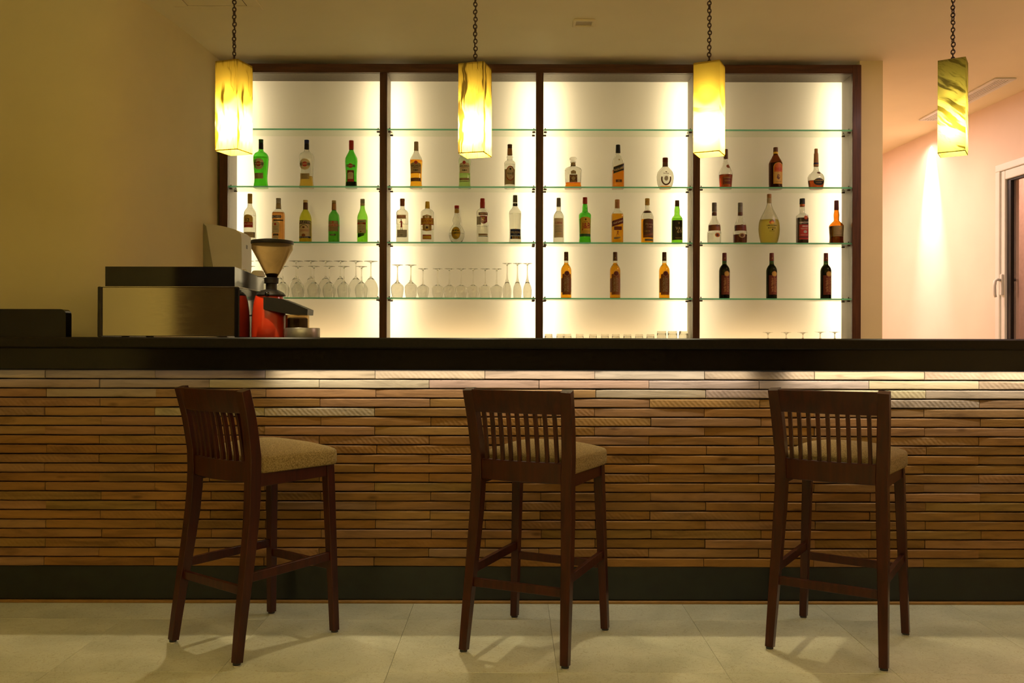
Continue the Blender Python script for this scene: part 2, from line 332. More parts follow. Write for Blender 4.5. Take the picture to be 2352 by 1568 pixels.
# paper and print
for k, c in dict(cream=(0.85, 0.72, 0.48), white=(0.88, 0.84, 0.74), black=(0.012, 0.011, 0.012), red=(0.50, 0.03, 0.02), gold=(0.68, 0.44, 0.09),
                 yellow=(0.90, 0.60, 0.05), navy=(0.015, 0.03, 0.14), brown=(0.14, 0.05, 0.02), maroon=(0.17, 0.02, 0.012), green=(0.02, 0.12, 0.03), grey=(0.22, 0.21, 0.18),
                 tan=(0.52, 0.40, 0.20), orange=(0.65, 0.16, 0.02), silver=(0.55, 0.52, 0.45), rust=(0.30, 0.09, 0.02), copper=(0.55, 0.27, 0.10)).items():
    m = plain('print_' + k, c, 0.45, scale=60, var=0.06)
    nt = m.node_tree; pb = [n for n in nt.nodes if n.type == 'BSDF_PRINCIPLED'][0]; ou = [n for n in nt.nodes if n.type == 'OUTPUT_MATERIAL'][0]
    tl = nd(nt, 'ShaderNodeBsdfTranslucent'); ms = nd(nt, 'ShaderNodeMixShader'); ms.inputs[0].default_value = 0.22   # thin paper, lit through a little
    nt.links.new(pb.inputs['Base Color'].links[0].from_socket, tl.inputs[0]); nt.links.new(pb.outputs[0], ms.inputs[1]); nt.links.new(tl.outputs[0], ms.inputs[2]); nt.links.new(ms.outputs[0], ou.inputs[0])
# ------------------------------------------------------------------ mesh helpers
class MB:
    def __init__(s): s.v = []; s.f = []; s.m = []
    def add(s, vs, fs, mi=0):
        o = len(s.v); s.v += [tuple(v) for v in vs]; s.f += [tuple(i + o for i in f) for f in fs]; s.m += [mi] * len(fs); return s
    def box(s, x0, x1, y0, y1, z0, z1, c=0.0, mi=0):
        if c <= 0:
            vs = [(x, y, z) for z in (z0, z1) for y in (y0, y1) for x in (x0, x1)]
            return s.add(vs, [(0, 2, 3, 1), (4, 5, 7, 6), (0, 1, 5, 4), (2, 6, 7, 3), (0, 4, 6, 2), (1, 3, 7, 5)], mi)
        vs = []
        for z, k in ((z0, c), (z0 + c, 0), (z1 - c, 0), (z1, c)):
            for x, y in ((x0 + c + k, y0 + k), (x1 - c - k, y0 + k), (x1 - k, y0 + c + k), (x1 - k, y1 - c - k), (x1 - c - k, y1 - k), (x0 + c + k, y1 - k), (x0 + k, y1 - c - k), (x0 + k, y0 + c + k)):
                vs.append((x, y, z))
        fs = [tuple(range(7, -1, -1)), tuple(range(24, 32))]
        for r in range(3):
            for j in range(8):
                a, b = r * 8 + j, r * 8 + (j + 1) % 8
                fs.append((a, b, b + 8, a + 8))
        return s.add(vs, fs, mi)
    def lathe(s, prof, seg=24, cx=0, cyy=0, z0=0, n=None, d=1.0, mi=0, cap=False):
        """prof: (r, z); n(r) gives a superellipse exponent"""
        rings = []; vs = []; fs = []
        for r, z in prof:
            if r <= 1e-7: rings.append([len(vs)]); vs.append((cx, cyy, z0 + z)); continue
            e = 2.0 / (n(r) if n else 2.0); row = []
            for j in range(seg):
                t = 2 * pi * j / seg; c_, s_ = cos(t), sin(t)
                row.append(len(vs))
                vs.append((cx + r * math.copysign(abs(c_) ** e, c_), cyy + d * r * math.copysign(abs(s_) ** e, s_), z0 + z))
            rings.append(row)
        for a, b in zip(rings, rings[1:]):
            for j in range(seg):
                k = (j + 1) % seg
                if len(a) == 1 and len(b) == 1: continue
                if len(a) == 1: fs.append((a[0], b[k], b[j]))
                elif len(b) == 1: fs.append((a[j], a[k], b[0]))
                else: fs.append((a[j], a[k], b[k], b[j]))
        if cap:
            if len(rings[0]) > 1: fs.append(tuple(reversed(rings[0])))
            if len(rings[-1]) > 1: fs.append(tuple(rings[-1]))
        return s.add(vs, fs, mi)
    def loft(s, secs, mi=0, closed=False):
        """secs: list of equal-length loops (counter-clockwise seen from the end)"""
        n = len(secs[0]); vs = [p for q in secs for p in q]; fs = []
        for i in range(len(secs) - 1 + (1 if closed else 0)):
            i2 = (i + 1) % len(secs)
            for j in range(n):
                k = (j + 1) % n
                fs.append((i * n + j, i * n + k, i2 * n + k, i2 * n + j))
        if not closed:
            fs.append(tuple(reversed(range(n)))); fs.append(tuple((len(secs) - 1) * n + j for j in range(n)))
        return s.add(vs, fs, mi)
    def beam(s, pts, w, h, c=0.15, side=None, mi=0):
        """rectangular bar with chamfered corners along pts; w, h may be lists; side = width direction"""
        N = len(pts); pts = [Vector(p) for p in pts]
        W = w if isinstance(w, (list, tuple)) else [w] * N; H = h if isinstance(h, (list, tuple)) else [h] * N
        secs = []
        for i, p in enumerate(pts):
            t = (pts[min(i + 1, N - 1)] - pts[max(i - 1, 0)]).normalized()
            sd = Vector(side) if side else (t.cross(Vector((0, 0, 1))) if abs(t.z) < 0.9 else Vector((1, 0, 0)))
            sd = (sd - t * sd.dot(t)).normalized(); up = sd.cross(t).normalized()
            a, b = W[i] / 2, H[i] / 2; k = min(a, b) * c
            loop = [(a - k, -b), (a, -b + k), (a, b - k), (a - k, b), (-a + k, b), (-a, b - k), (-a, -b + k), (-a + k, -b)]
            secs.append([p + sd * u + up * v for u, v in loop][::-1])
        return s.loft(secs, mi)
    def tube(s, pts, r, seg=8, mi=0, closed=False):
        pts = [Vector(p) for p in pts]; N = len(pts); secs = []; prev = None
        R = r if isinstance(r, (list, tuple)) else [r] * N
        for i, p in enumerate(pts):
            t = ((pts[(i + 1) % N] - pts[i - 1]) if closed else (pts[min(i + 1, N - 1)] - pts[max(i - 1, 0)])).normalized()
            a = prev if prev is not None else (Vector((0, 0, 1)) if abs(t.z) < 0.9 else Vector((1, 0, 0)))
            a = (a - t * a.dot(t)).normalized(); prev = a; b = t.cross(a)
            secs.append([p + a * R[i] * cos(2 * pi * j / seg) + b * R[i] * sin(2 * pi * j / seg) for j in range(seg)])
        return s.loft(secs, mi, closed)
    def extrude(s, poly, y0, y1, mi=0):
        """poly: (x, z) counter-clockwise seen from -y"""
        n = len(poly)
        return s.loft([[(x, y1, z) for x, z in poly], [(x, y0, z) for x, z in poly]], mi)
    def build(s, name, mats, parent=None, smooth=False, angle=None, loc=None, fix=True):
        me = bpy.data.meshes.new(name); me.from_pydata(s.v, [], s.f)
        for m in ([mats] if isinstance(mats, str) else mats): me.materials.append(M[m])
        me.polygons.foreach_set('material_index', s.m)
        if fix:
            bm = bmesh.new(); bm.from_mesh(me); bmesh.ops.recalc_face_normals(bm, faces=bm.faces); bm.to_mesh(me); bm.free()
        me.update()
        if smooth: 
            me.polygons.foreach_set('use_smooth', [True] * len(me.polygons))
            if angle is not None: me.set_sharp_from_angle(angle=radians(angle))
        o = bpy.data.objects.new(name, me); COL.objects.link(o)
        if parent: o.parent = parent
        if loc: o.location = loc
        return o
def tag(o, label=None, cat=None, group=None, kind=None):
    if label: o['label'] = label
    if cat: o['category'] = cat
    if group: o['group'] = group
    if kind: o['kind'] = kind
    return o
def thing(name, loc, label, cat, group=None, rz=0):
    o = bpy.data.objects.new(name, None); COL.objects.link(o); o.empty_display_size = 0.05
    o.location = loc; o.rotation_euler.z = rz
    return tag(o, label, cat, group)
def copy_tree(o, kids, parent=None):
    c = o.copy(); COL.objects.link(c); c.parent = parent
    for k in kids.get(o.name, []): copy_tree(k, kids, c)
    return c
def dup(o, loc, rz, label, group=None):
    kids = {}
    for x in bpy.data.objects:
        if x.parent: kids.setdefault(x.parent.name, []).append(x)
    c = copy_tree(o, kids); c.location = loc; c.rotation_euler.z = rz; c['label'] = label
    if group: c['group'] = group
    return c
def struct(o): o['kind'] = 'structure'; return o
def at(px, py, Y): return ((px - 1176) / F * Y, Y, CZ + (784 - py) / F * Y)
ORD = ['first', 'second', 'third', 'fourth', 'fifth', 'sixth', 'seventh', 'eighth', 'ninth', 'tenth', 'eleventh', 'twelfth']
# ------------------------------------------------------------------ the room
def wallstrip(name, pts, mat, z0=0.0, z1=CEIL, t=0.12, side=1, smooth=False):
    """a wall of thickness t along the plan line pts, thickened to one side"""
    mb = MB(); n = len(pts); P = [Vector((x, y)) for x, y in pts]; off = []
    for i in range(n):
        d = (P[min(i + 1, n - 1)] - P[max(i - 1, 0)]).normalized()
        off.append(P[i] + Vector((d.y, -d.x)) * t * side)
    secs = []
    for i in range(n):
        a, b = P[i], off[i]
        secs.append([(a.x, a.y, z0), (b.x, b.y, z0), (b.x, b.y, z1), (a.x, a.y, z1)])
    mb.loft(secs)
    return struct(mb.build(name, mat, smooth=smooth, angle=30))
wl = [(-1.935, 6.35), (-1.935, 5.9), (-1.947, 5.6), (-1.966, 5.3), (-2.0, 5.02), (-2.036, 4.84), (-2.09, 4.72), (-2.18, 4.635), (-2.30, 4.59), (-2.45, 4.57), (-2.8, 4.56), (-3.45, 4.56)]
def smooth_line(p, k=4):
    out = []
    for i in range(len(p) - 1):
        p0, p1, p2, p3 = p[max(i - 1, 0)], p[i], p[i + 1], p[min(i + 2, len(p) - 1)]
        for j in range(k):
            t = j / k
            out.append(tuple(0.5 * ((2 * b) + (c - a) * t + (2 * a - 5 * b + 4 * c - d) * t * t + (3 * b - a - 3 * c + d) * t ** 3) for a, b, c, d in zip(p0, p1, p2, p3)))
    return out + [p[-1]]
wallstrip('wall_left', smooth_line(wl), 'wall_paint', side=1, smooth=True)
wallstrip('wall_lounge_left', [(-3.45, 4.6), (-3.45, -0.74)], 'cream_wall', side=1)
wallstrip('wall_lounge_passage', [(-4.6, -0.5), (-4.6, -5.0)], 'lounge_dark', side=1)
wallstrip('wall_rear', [(-4.7, -5.0), (4.6, -5.0)], 'lounge_dark', side=1)
wallstrip('wall_back', [(2.437, 6.25), (2.285, 6.25)], 'wall_paint', t=0.375, side=-1)
wallstrip('wall_cabinet_rear', [(-2.1, 6.4), (2.40, 6.4)], 'wall_paint', side=-1, t=0.1)
wallstrip('wall_side_room_left', [(1.2, 6.5), (1.2, 9.4)], 'wall_paint_right', side=-1)
wallstrip('wall_side_room_end', [(1.1, 9.35), (3.75, 9.35)], 'wall_paint_right', side=-1)
def WR(y): return 3.755 - 0.05 * (y - 6.546)
WY0, WY1 = 5.75, 6.868        # window opening along the right wall
wz0, wz1 = 0.92, 2.49
mbw = MB()
def wr_box(mb, ya, yb, z0, z1, t0=0.0, t1=0.16):
    vs = []
    for z in (z0, z1):
        for y, t in ((ya, t0), (ya, t1), (yb, t1), (yb, t0)): vs.append((WR(y) + t, y, z))
    mb.loft([vs[:4], vs[4:]])
wr_box(mbw, -5.1, WY0, 0, CEIL); wr_box(mbw, WY1, 9.4, 0, CEIL); wr_box(mbw, WY0, WY1, 0, wz0); wr_box(mbw, WY0, WY1, wz1, CEIL)
struct(mbw.build('wall_right', 'wall_paint_right'))
struct(MB().box(-4.8, 5.0, -5.2, 9.6, CEIL, CEIL + 0.1).build('ceiling', 'ceiling_paint'))
# floor: a bed with separate marble tiles where they can be seen
fl = struct(MB().box(-4.8, 5.0, -5.2, 9.6, -0.06, -0.004).build('floor', 'tile_bed'))
struct(MB().box(-4.8, 5.0, 3.88, 9.6, -0.004, 0.0).build('floor_behind_bar', 'cream_marble'))
TS = 0.578; g = 0.0005
tm = MB().box(g - TS / 2, TS / 2 - g, g - TS / 2, TS / 2 - g, -0.004, 0, 0.0008).build('tile', 'cream_marble')
tiles = [tm]
for iy in range(-4, 9):
    for ix in range(-6, 7):
        x = 0.157 + TS * (ix + 0.5); y = 3.625 + TS * 0.5 - TS * (iy - 0)
        if abs(x) > 3.6 or y > 3.99 or y < -1.2: continue
        o = tm if not tiles[1:] and not tm.parent else tm.copy()
        if o is not tm: COL.objects.link(o); tiles.append(o)
        o.parent = fl; o.location = (x, y, 0)
struct(MB().box(-4.8, 5.0, -5.2, -1.0, -0.004, 0.0).build('floor_lounge', 'cream_marble'))
# the window in the right wall
wf = bpy.data.objects.new('window_1', None); COL.objects.link(wf); struct(wf)
wf.location = (WR(WY1), WY1, 0); wf.rotation_euler.z = math.atan2(-0.05, 1) * -1 * -1
ang = math.atan(0.05)
wf.rotation_euler.z = ang    # local -y runs along the wall towards the room, local x into the wall
L = WY1 - WY0
def fbox(name, y0, y1, z0, z1, x0, x1, mat, c=0.004, parent=None):
    return MB().box(x0, x1, y0, y1, z0, z1, c).build(name, mat, parent or wf)
fr = 0.055
fbox('window_frame', -L, 0, wz1 - fr, wz1, -0.025, 0.10, 'white_plastic'); fbox('window_frame', -L, 0, wz0, wz0 + fr, -0.025, 0.10, 'white_plastic')
fbox('window_frame', -fr, 0, wz0 + fr, wz1 - fr, -0.025, 0.10, 'white_plastic'); fbox('window_frame', -L, -L + fr, wz0 + fr, wz1 - fr, -0.025, 0.10, 'white_plastic')
sa = 0.05
sash = fbox('sash', -fr - sa, -fr, wz0 + fr, wz1 - fr, -0.012, 0.07, 'white_plastic')
fbox('sash', -L + fr, -fr - sa, wz1 - fr - 0.07, wz1 - fr, -0.012, 0.07, 'white_plastic')
fbox('sash', -L + fr, -fr - sa, wz0 + fr, wz0 + fr + sa, -0.012, 0.07, 'white_plastic')
fbox('gasket', -fr - sa - 0.045, -fr - sa, wz0 + fr + sa, wz1 - fr - 0.07, 0.006, 0.05, 'gasket', 0.002)
fbox('gasket', -L + fr, -fr - sa - 0.045, wz1 - fr - 0.07 - 0.014, wz1 - fr - 0.07, 0.006, 0.05, 'gasket', 0.002)
fbox('window_pane', -L + fr, -fr - sa - 0.045, wz0 + fr + sa, wz1 - fr - 0.084, 0.020, 0.030, 'window_glass', 0)
hb = MB().box(-0.030, -0.010, -fr - 0.040, -fr - 0.012, 1.49, 1.65, 0.004).build('window_handle', 'white_plastic', wf)
MB().tube([(-0.03, -fr - 0.026, 1.605), (-0.055, -fr - 0.026, 1.61), (-0.072, -fr - 0.026, 1.598), (-0.078, -fr - 0.026, 1.56), (-0.076, -fr - 0.026, 1.50), (-0.068, -fr - 0.026, 1.475)], [0.011, 0.011, 0.012, 0.012, 0.012, 0.009], 10).build('lever', 'white_plastic', hb, True)
struct(MB().box(4.6, 4.7, 4.5, 8.5, 0, 3.1).build('wall_exterior', 'exterior_pink'))
area('exterior_fill_light', (4.2, 7.7, 2.9), (0.5, 0.5), 30, (1.0, 0.68, 0.52))  # added lamp, brightens the wall seen through the window
# fittings in the ceiling
def vent_box(name, x0, x1, y0, y1, label, cat, rim, slats, inner='grille_dark', rimmat='white_plastic'):
    t = thing(name, ((x0 + x1) / 2, (y0 + y1) / 2, CEIL), label, cat)
    a, b = (x1 - x0) / 2, (y1 - y0) / 2
    for s in (-1, 1):
        MB().box(-a, a, s * b - (rim if s > 0 else 0), s * b + (rim if s < 0 else 0), -0.012, 0, 0.003).build('frame', rimmat, t)
        MB().box(s * a - (rim if s > 0 else 0), s * a + (rim if s < 0 else 0), -b + rim, b - rim, -0.012, 0, 0.003).build('frame', rimmat, t)
    MB().box(-a + rim, a - rim, -b + rim, b - rim, -0.003, 0.0).build('backing', inner, t)
    for k in range(slats):
        x = -a + rim + (2 * a - 2 * rim) * (k + 0.5) / slats; w_ = (2 * a - 2 * rim) / slats * 0.28
        MB().box(x - w_, x + w_, -b + rim, b - rim, -0.010, -0.003, 0.001).build('slat', 'white_plastic', t)
    return t
vent_box('air_vent', 3.375, 3.525, 6.24, 7.42, 'long narrow white slotted air outlet set in the pink ceiling', 'air vent', 0.022, 5)
vent_box('ceiling_vent', 0.35, 0.475, 5.12, 5.235, 'small square pale vent plate in the ceiling between middle lamps', 'vent', 0.016, 0, inner='print_tan', rimmat='ceiling_paint')
t = thing('ceiling_hatch', (-1.63, 4.82, CEIL), 'square access hatch in the ceiling above the leftmost lamp', 'hatch')
for x0, x1, y0, y1 in ((-0.24, 0.24, 0.11, 0.162), (-0.24, -0.165, -0.32, 0.11), (0.165, 0.24, -0.32, 0.11)):
    MB().box(x0, x1, y0, y1, -0.008, 0, 0.003).build('frame', 'ceiling_paint', t)
MB().box(-0.165, 0.165, -0.32, 0.11, -0.0015, 0.0).build('gap', 'grille_dark', t)
MB().box(-0.160, 0.160, -0.32, 0.100, -0.006, -0.0015, 0.001).build('panel', 'ceiling_paint', t)

# ------------------------------------------------------------------ bar counter
bar = thing('bar_counter', (0, 3.85, 0), 'long bar counter with black stone top and front of stacked narrow planks', 'bar counter')
BX0, BX1 = -2.75, 3.2
lb = lambda mb, n, m, **k: mb.build(n, m, bar, **k)
lb(MB().box(BX0, BX1, -0.11, 0.70, 1.099, 1.145, 0.006), 'countertop', 'slab_stone')
lb(MB().box(BX0, BX1, -0.08, -0.055, 1.009, 1.099, 0.002), 'fascia', 'black_stone')
lb(MB().box(BX0, BX1, 0.025, 0.62, 0.157, 1.099), 'carcass', 'backing_black')
lb(MB().box(BX0, BX1, 0.012, 0.60, 0.012, 0.157, 0.002), 'plinth', 'plinth_black')
lb(MB().box(BX0, BX1, -0.006, 0.012, 0.0, 0.012, 0.002), 'base_trim', 'brass_trim')
lb(MB().box(BX0, BX1, -0.055, -0.040, 1.014, 1.026, 0.002), 'light_strip_housing', 'white_plastic')
random.seed(3)
def plank_mesh(L_):
    mb = MB(); h = 0.0354 / 2; a = L_ / 2 - 0.0012; n = 6; secs = []
    for i in range(n + 1):
        x = -a + 2 * a * i / n; e = 0.004 if i in (0, n) else 0
        w1, w2, w3 = (random.uniform(-0.0008, 0.0008) for _ in range(3)); dy = random.uniform(-0.0009, 0.0009)
        secs.append([(x, 0.025, -h), (x, 0.025, h + w1), (x, 0.003 + e, h + w1), (x, dy + e * 0.8, h - 0.0035 + w2), (x, dy + e * 0.8, -h + 0.003 + w3), (x, 0.003 + e, -h)])
    mb.loft(secs)
    return mb.build('plank', 'plank_wood', bar, True, 28)
PL = 0.4745
protos = [plank_mesh(PL) for _ in range(7)]; used = set(); first_x = (357 - 1176) / 532.5 + PL / 2
short = [plank_mesh(PL / 2) for _ in range(2)]
ROWS = 21; PITCH = (1.0055 - 0.157) / ROWS
for r in range(ROWS):
    z = 1.0055 - PITCH * (r + 0.5)
    x0 = first_x + (PL / 2 if r % 2 else 0) + random.uniform(-0.006, 0.006)
    k0 = int((BX0 - x0) / PL) ; x = x0 + k0 * PL; end = BX0 + 0.35
    while x < 2.75:
        pr = random.choice(protos)
        o = pr if pr.name not in used else pr.copy()
        if pr.name in used: COL.objects.link(o)
        used.add(pr.name)
        o.location = (x, random.uniform(-0.004, 0.003), z)
        q = random.random(); pale = (1, 0.9, 0.35, 0.15, 0.1)[r] if r < 5 else 0.0; pink = (0, 0.1, 0.6, 0.65, 0.45)[r] if r < 5 else (0.3 if r < 8 else 0.12)  # upper rows paler and pinker: strip-light wash put into the plank colour
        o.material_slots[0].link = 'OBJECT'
        o.material_slots[0].material = M['strip_lit_plank_wood' if q < pale else ('pinkish_plank_wood' if q < pale + pink else 'plank_wood')]
        if random.random() < 0.4: o.rotation_euler.y = pi; 
        x += PL + random.uniform(-0.0005, 0.0005)
for s_ in short:
    bpy.data.objects.remove(s_)
for s_ in protos:
    if s_.name not in used: bpy.data.objects.remove(s_)

# ------------------------------------------------------------------ cabinet behind the bar
YF, YB = 5.85, 6.05
cab = thing('back_bar_cabinet', (0, YF, 0), 'tall dark-framed back bar cabinet with four glowing bays of glass shelves', 'cabinet')
def cb(name, x0, x1, y0, y1, z0, z1, mat, c=0.002): return MB().box(x0, x1, y0 - YF, y1 - YF, z0, z1, c).build(name, mat, cab)
ZT = 2.948; ZR = CZ + (784 - 167) / S0; ZL = 1.085
cb('frame_rail', U(503), U(1977), YF, YF + 0.022, ZR, ZT, 'dark_wood_h')
for a, b in ((503, 522), (871, 888), (1230, 1247), (1591, 1607), (1957, 1977)):
    cb('frame_stile', U(a), U(b), YF - 0.002, YF + 0.022, 0.0, ZR if a not in (503, 1957) else ZT, 'dark_wood')
    lo, hi = U(a) + 0.003, U(b) - 0.003
    if a == 503: hi = U(b)
    cb('side_lining', lo, hi, YF + 0.022, YB, 0.0, ZR, 'white_laminate' if a in (871, 1230, 1591) else 'grey_laminate')
cb('top_lining', U(503), U(1977), YF + 0.022, YB, ZR - 0.001, ZR + 0.02, 'grey_laminate')
cb('ledge', U(503), U(1977), YF + 0.004, YB, ZL - 0.03, ZL, 'white_laminate')
cb('lower_front', U(503), U(1977), YF + 0.01, YF + 0.03, 0.0, ZL - 0.03, 'dark_wood_h')
for a, b in BAY:                     # one lit sheet of opal glass per bay
    MB().add([(U(a) - 0.002, YB - YF, ZL - 0.03), (U(b) + 0.002, YB - YF, ZL - 0.03), (U(b) + 0.002, YB - YF, ZR + 0.01), (U(a) - 0.002, YB - YF, ZR + 0.01)], [(0, 1, 2, 3)]).build('back_panel', 'opal_glass', cab, fix=False)
# the closed light box behind the panels
cb('light_box', U(503), U(1977), YB + 0.26, YB + 0.27, ZL - 0.05, ZR + 0.03, 'lightbox_white', 0)
cb('light_box', U(503), U(1977), YB + 0.0, YB + 0.26, ZR + 0.02, ZR + 0.03, 'lightbox_white', 0)
cb('light_box', U(503), U(1977), YB + 0.0, YB + 0.26, ZL - 0.06, ZL - 0.05, 'lightbox_white', 0)
for a, b in ((503, 520), (873, 886), (1232, 1245), (1593, 1605), (1959, 1977)):
    cb('light_box', U(a), U(b), YB + 0.006, YB + 0.26, ZL - 0.05, ZR + 0.02, 'lightbox_white', 0)
SHZ = [CZ + (784 - p) / S0 for p in (295.5, 427.5, 555.5, 683.5)]      # top faces of the shelves
clipm = None
names = ['leftmost bay', 'second bay from the left', 'third bay from the left', 'rightmost bay']
lev = ['topmost', 'second from the top', 'third from the top', 'lowest']
clip0 = MB().box(-0.010, 0.010, -0.008, 0.008, -0.021, -0.0112, 0.002)
clip0.tube([(0, 0, 0.0006), (0, 0, 0.010)], 0.0035, 8)
clip0 = clip0.build('shelf_clip', 'chain_iron', cab); first = True
for i, (a, b) in enumerate(BAY):
    xa, xb = U(a) + 0.0015, U(b) - 0.0015
    for j, z in enumerate(SHZ):
        t = thing('glass_shelf', ((xa + xb) / 2, YF + 0.006, z), 'green-edged glass shelf, %s in the %s' % (lev[j], names[i]), 'shelf', 'glass shelves of the back bar')
        h = (xb - xa) / 2
        MB().box(-h, h, 0.004, 0.180, -0.010, 0).build('pane', 'shelf_glass', t)
        MB().add([(-h, 0.0, -0.010), (h, 0.0, -0.010), (h, 0.0, 0.0), (-h, 0.0, 0.0), (-h, 0.0039, -0.010), (h, 0.0039, -0.010), (h, 0.0039, 0.0), (-h, 0.0039, 0.0)], [(0, 1, 2, 3), (3, 2, 6, 7), (0, 4, 5, 1)]).build('polished_edge', 'shelf_edge_glass', t, fix=False)
        for x in (xa + 0.012, xb - 0.012):
            for y in (0.022, 0.12):
                o = clip0 if first else clip0.copy()
                if not first: COL.objects.link(o)
                first = False; o.location = (x, 0.006 + y, z - 0.0)
                
# ------------------------------------------------------------------ lettering
_tc = {}
def text_mesh(s, bold=0.0):
    k = (s, bold)
    if k not in _tc:
        cu = bpy.data.curves.new('t', 'FONT'); cu.body = s; cu.resolution_u = 2; cu.offset = bold
        o = bpy.data.objects.new('t', cu); COL.objects.link(o)
        me = bpy.data.meshes.new_from_object(o.evaluated_get(bpy.context.evaluated_depsgraph_get()))
        vs = [(v.co.x, v.co.y) for v in me.vertices]; fs = [tuple(p.vertices) for p in me.polygons]
        bpy.data.objects.remove(o); bpy.data.curves.remove(cu); bpy.data.meshes.remove(me)
        x0 = min(v[0] for v in vs); x1 = max(v[0] for v in vs); y0 = min(v[1] for v in vs); y1 = max(v[1] for v in vs)
        _tc[k] = ([((x - x0) / (x1 - x0) - 0.5, (y - y0) / (y1 - y0) - 0.5) for x, y in vs], fs)
    return _tc[k]
def shape2d(kind, *a):
    """flat outline pieces in (u, v): returns verts, faces"""
    if kind == 'rect':
        u0, u1, v0, v1 = a; nu = 10; nv = max(1, int((v1 - v0) / 6))
        vs = [(u0 + (u1 - u0) * i / nu, v0 + (v1 - v0) * j / nv) for j in range(nv + 1) for i in range(nu + 1)]
        fs = [(j * (nu + 1) + i, j * (nu + 1) + i + 1, (j + 1) * (nu + 1) + i + 1, (j + 1) * (nu + 1) + i) for j in range(nv) for i in range(nu)]
        return vs, fs
    if kind == 'para':                      # band that climbs to the right: u0,u1,v0,v1 at the left, rise
        u0, u1, v0, v1, rise = a; vs, fs = shape2d('rect', u0, u1, v0, v1)
        return [(u, v + rise * (u - u0) / (u1 - u0)) for u, v in vs], fs
    if kind in ('disc', 'star'):
        cu, cv, ru, rv = a[:4]; n = 24; vs = [(cu, cv)]; fs = []
        for k in (0.5, 1.0):
            for i in range(n):
                q = k * (1 if kind == 'disc' or i % 2 == 0 or k < 1 else 0.8)
                vs.append((cu + ru * q * cos(2 * pi * i / n), cv + rv * q * sin(2 * pi * i / n)))
        for i in range(n):
            j = (i + 1) % n; fs.append((0, 1 + i, 1 + j)); fs.append((1 + i, 1 + n + i, 1 + n + j, 1 + j))
        return vs, fs
    if kind == 'arch':                      # rectangle with a rounded top
        u0, u1, v0, v1, h = a; nu = 12; vs = []; fs = []
        for i in range(nu + 1):
            x = -1 + 2 * i / nu; top = v1 - h + h * sqrt(max(0, 1 - x * x))
            for j in range(5): vs.append((u0 + (u1 - u0) * i / nu, v0 + (top - v0) * j / 4))
        for i in range(nu):
            for j in range(4): q = i * 5 + j; fs.append((q, q + 5, q + 6, q + 1))
        return vs, fs
    if kind == 'poly':
        return list(a[0]), [tuple(range(len(a[0])))]
    if kind == 'arc':                       # thick arc: cu, cv, ru, rv, width, angle0, angle1
        cu, cv, ru, rv, wd, a0, a1 = a; n = 20; vs = []; fs = []
        for i in range(n + 1):
            t = radians(a0 + (a1 - a0) * i / n)
            for k in (0, wd): vs.append((cu + (ru - k) * cos(t), cv + (rv - k) * sin(t)))
        for i in range(n): q = i * 2; fs.append((q, q + 1, q + 3, q + 2))
        return vs, fs
    if kind == 'text':
        s, cu, cv, w_, h_, rot, rise = a; vs, fs = text_mesh(s, 0.015); c_, s_ = cos(radians(rot)), sin(radians(rot))
        out = []
        for x, y in vs:
            x *= w_; y *= h_; out.append((cu + x * c_ - y * s_, cv + x * s_ + y * c_ + rise * x))
        return out, fs
# ------------------------------------------------------------------ bottles: every size in photo pixels, K metres each
YK = 5.955; K = YK / F
def spline(p, k=4):
    out = []
    for i in range(len(p) - 1):
        p0, p1, p2, p3 = p[max(i - 1, 0)], p[i], p[i + 1], p[min(i + 2, len(p) - 1)]
        for j in range(k):
            t = j / k; q = []
            for a, b, c, d in zip(p0, p1, p2, p3):
                m1 = (c - a) / 2; m2 = (d - b) / 2; dd = c - b
                if (b - a) * dd <= 0: m1 = 0
                if dd * (d - c) <= 0: m2 = 0
                lim = 1.2 * abs(dd); m1 = max(-lim, min(lim, m1)); m2 = max(-lim, min(lim, m2))
                q.append((2 * t ** 3 - 3 * t * t + 1) * b + (t ** 3 - 2 * t * t + t) * m1 + (-2 * t ** 3 + 3 * t * t) * c + (t ** 3 - t * t) * m2)
            out.append(tuple(q))
    return out + [p[-1]]
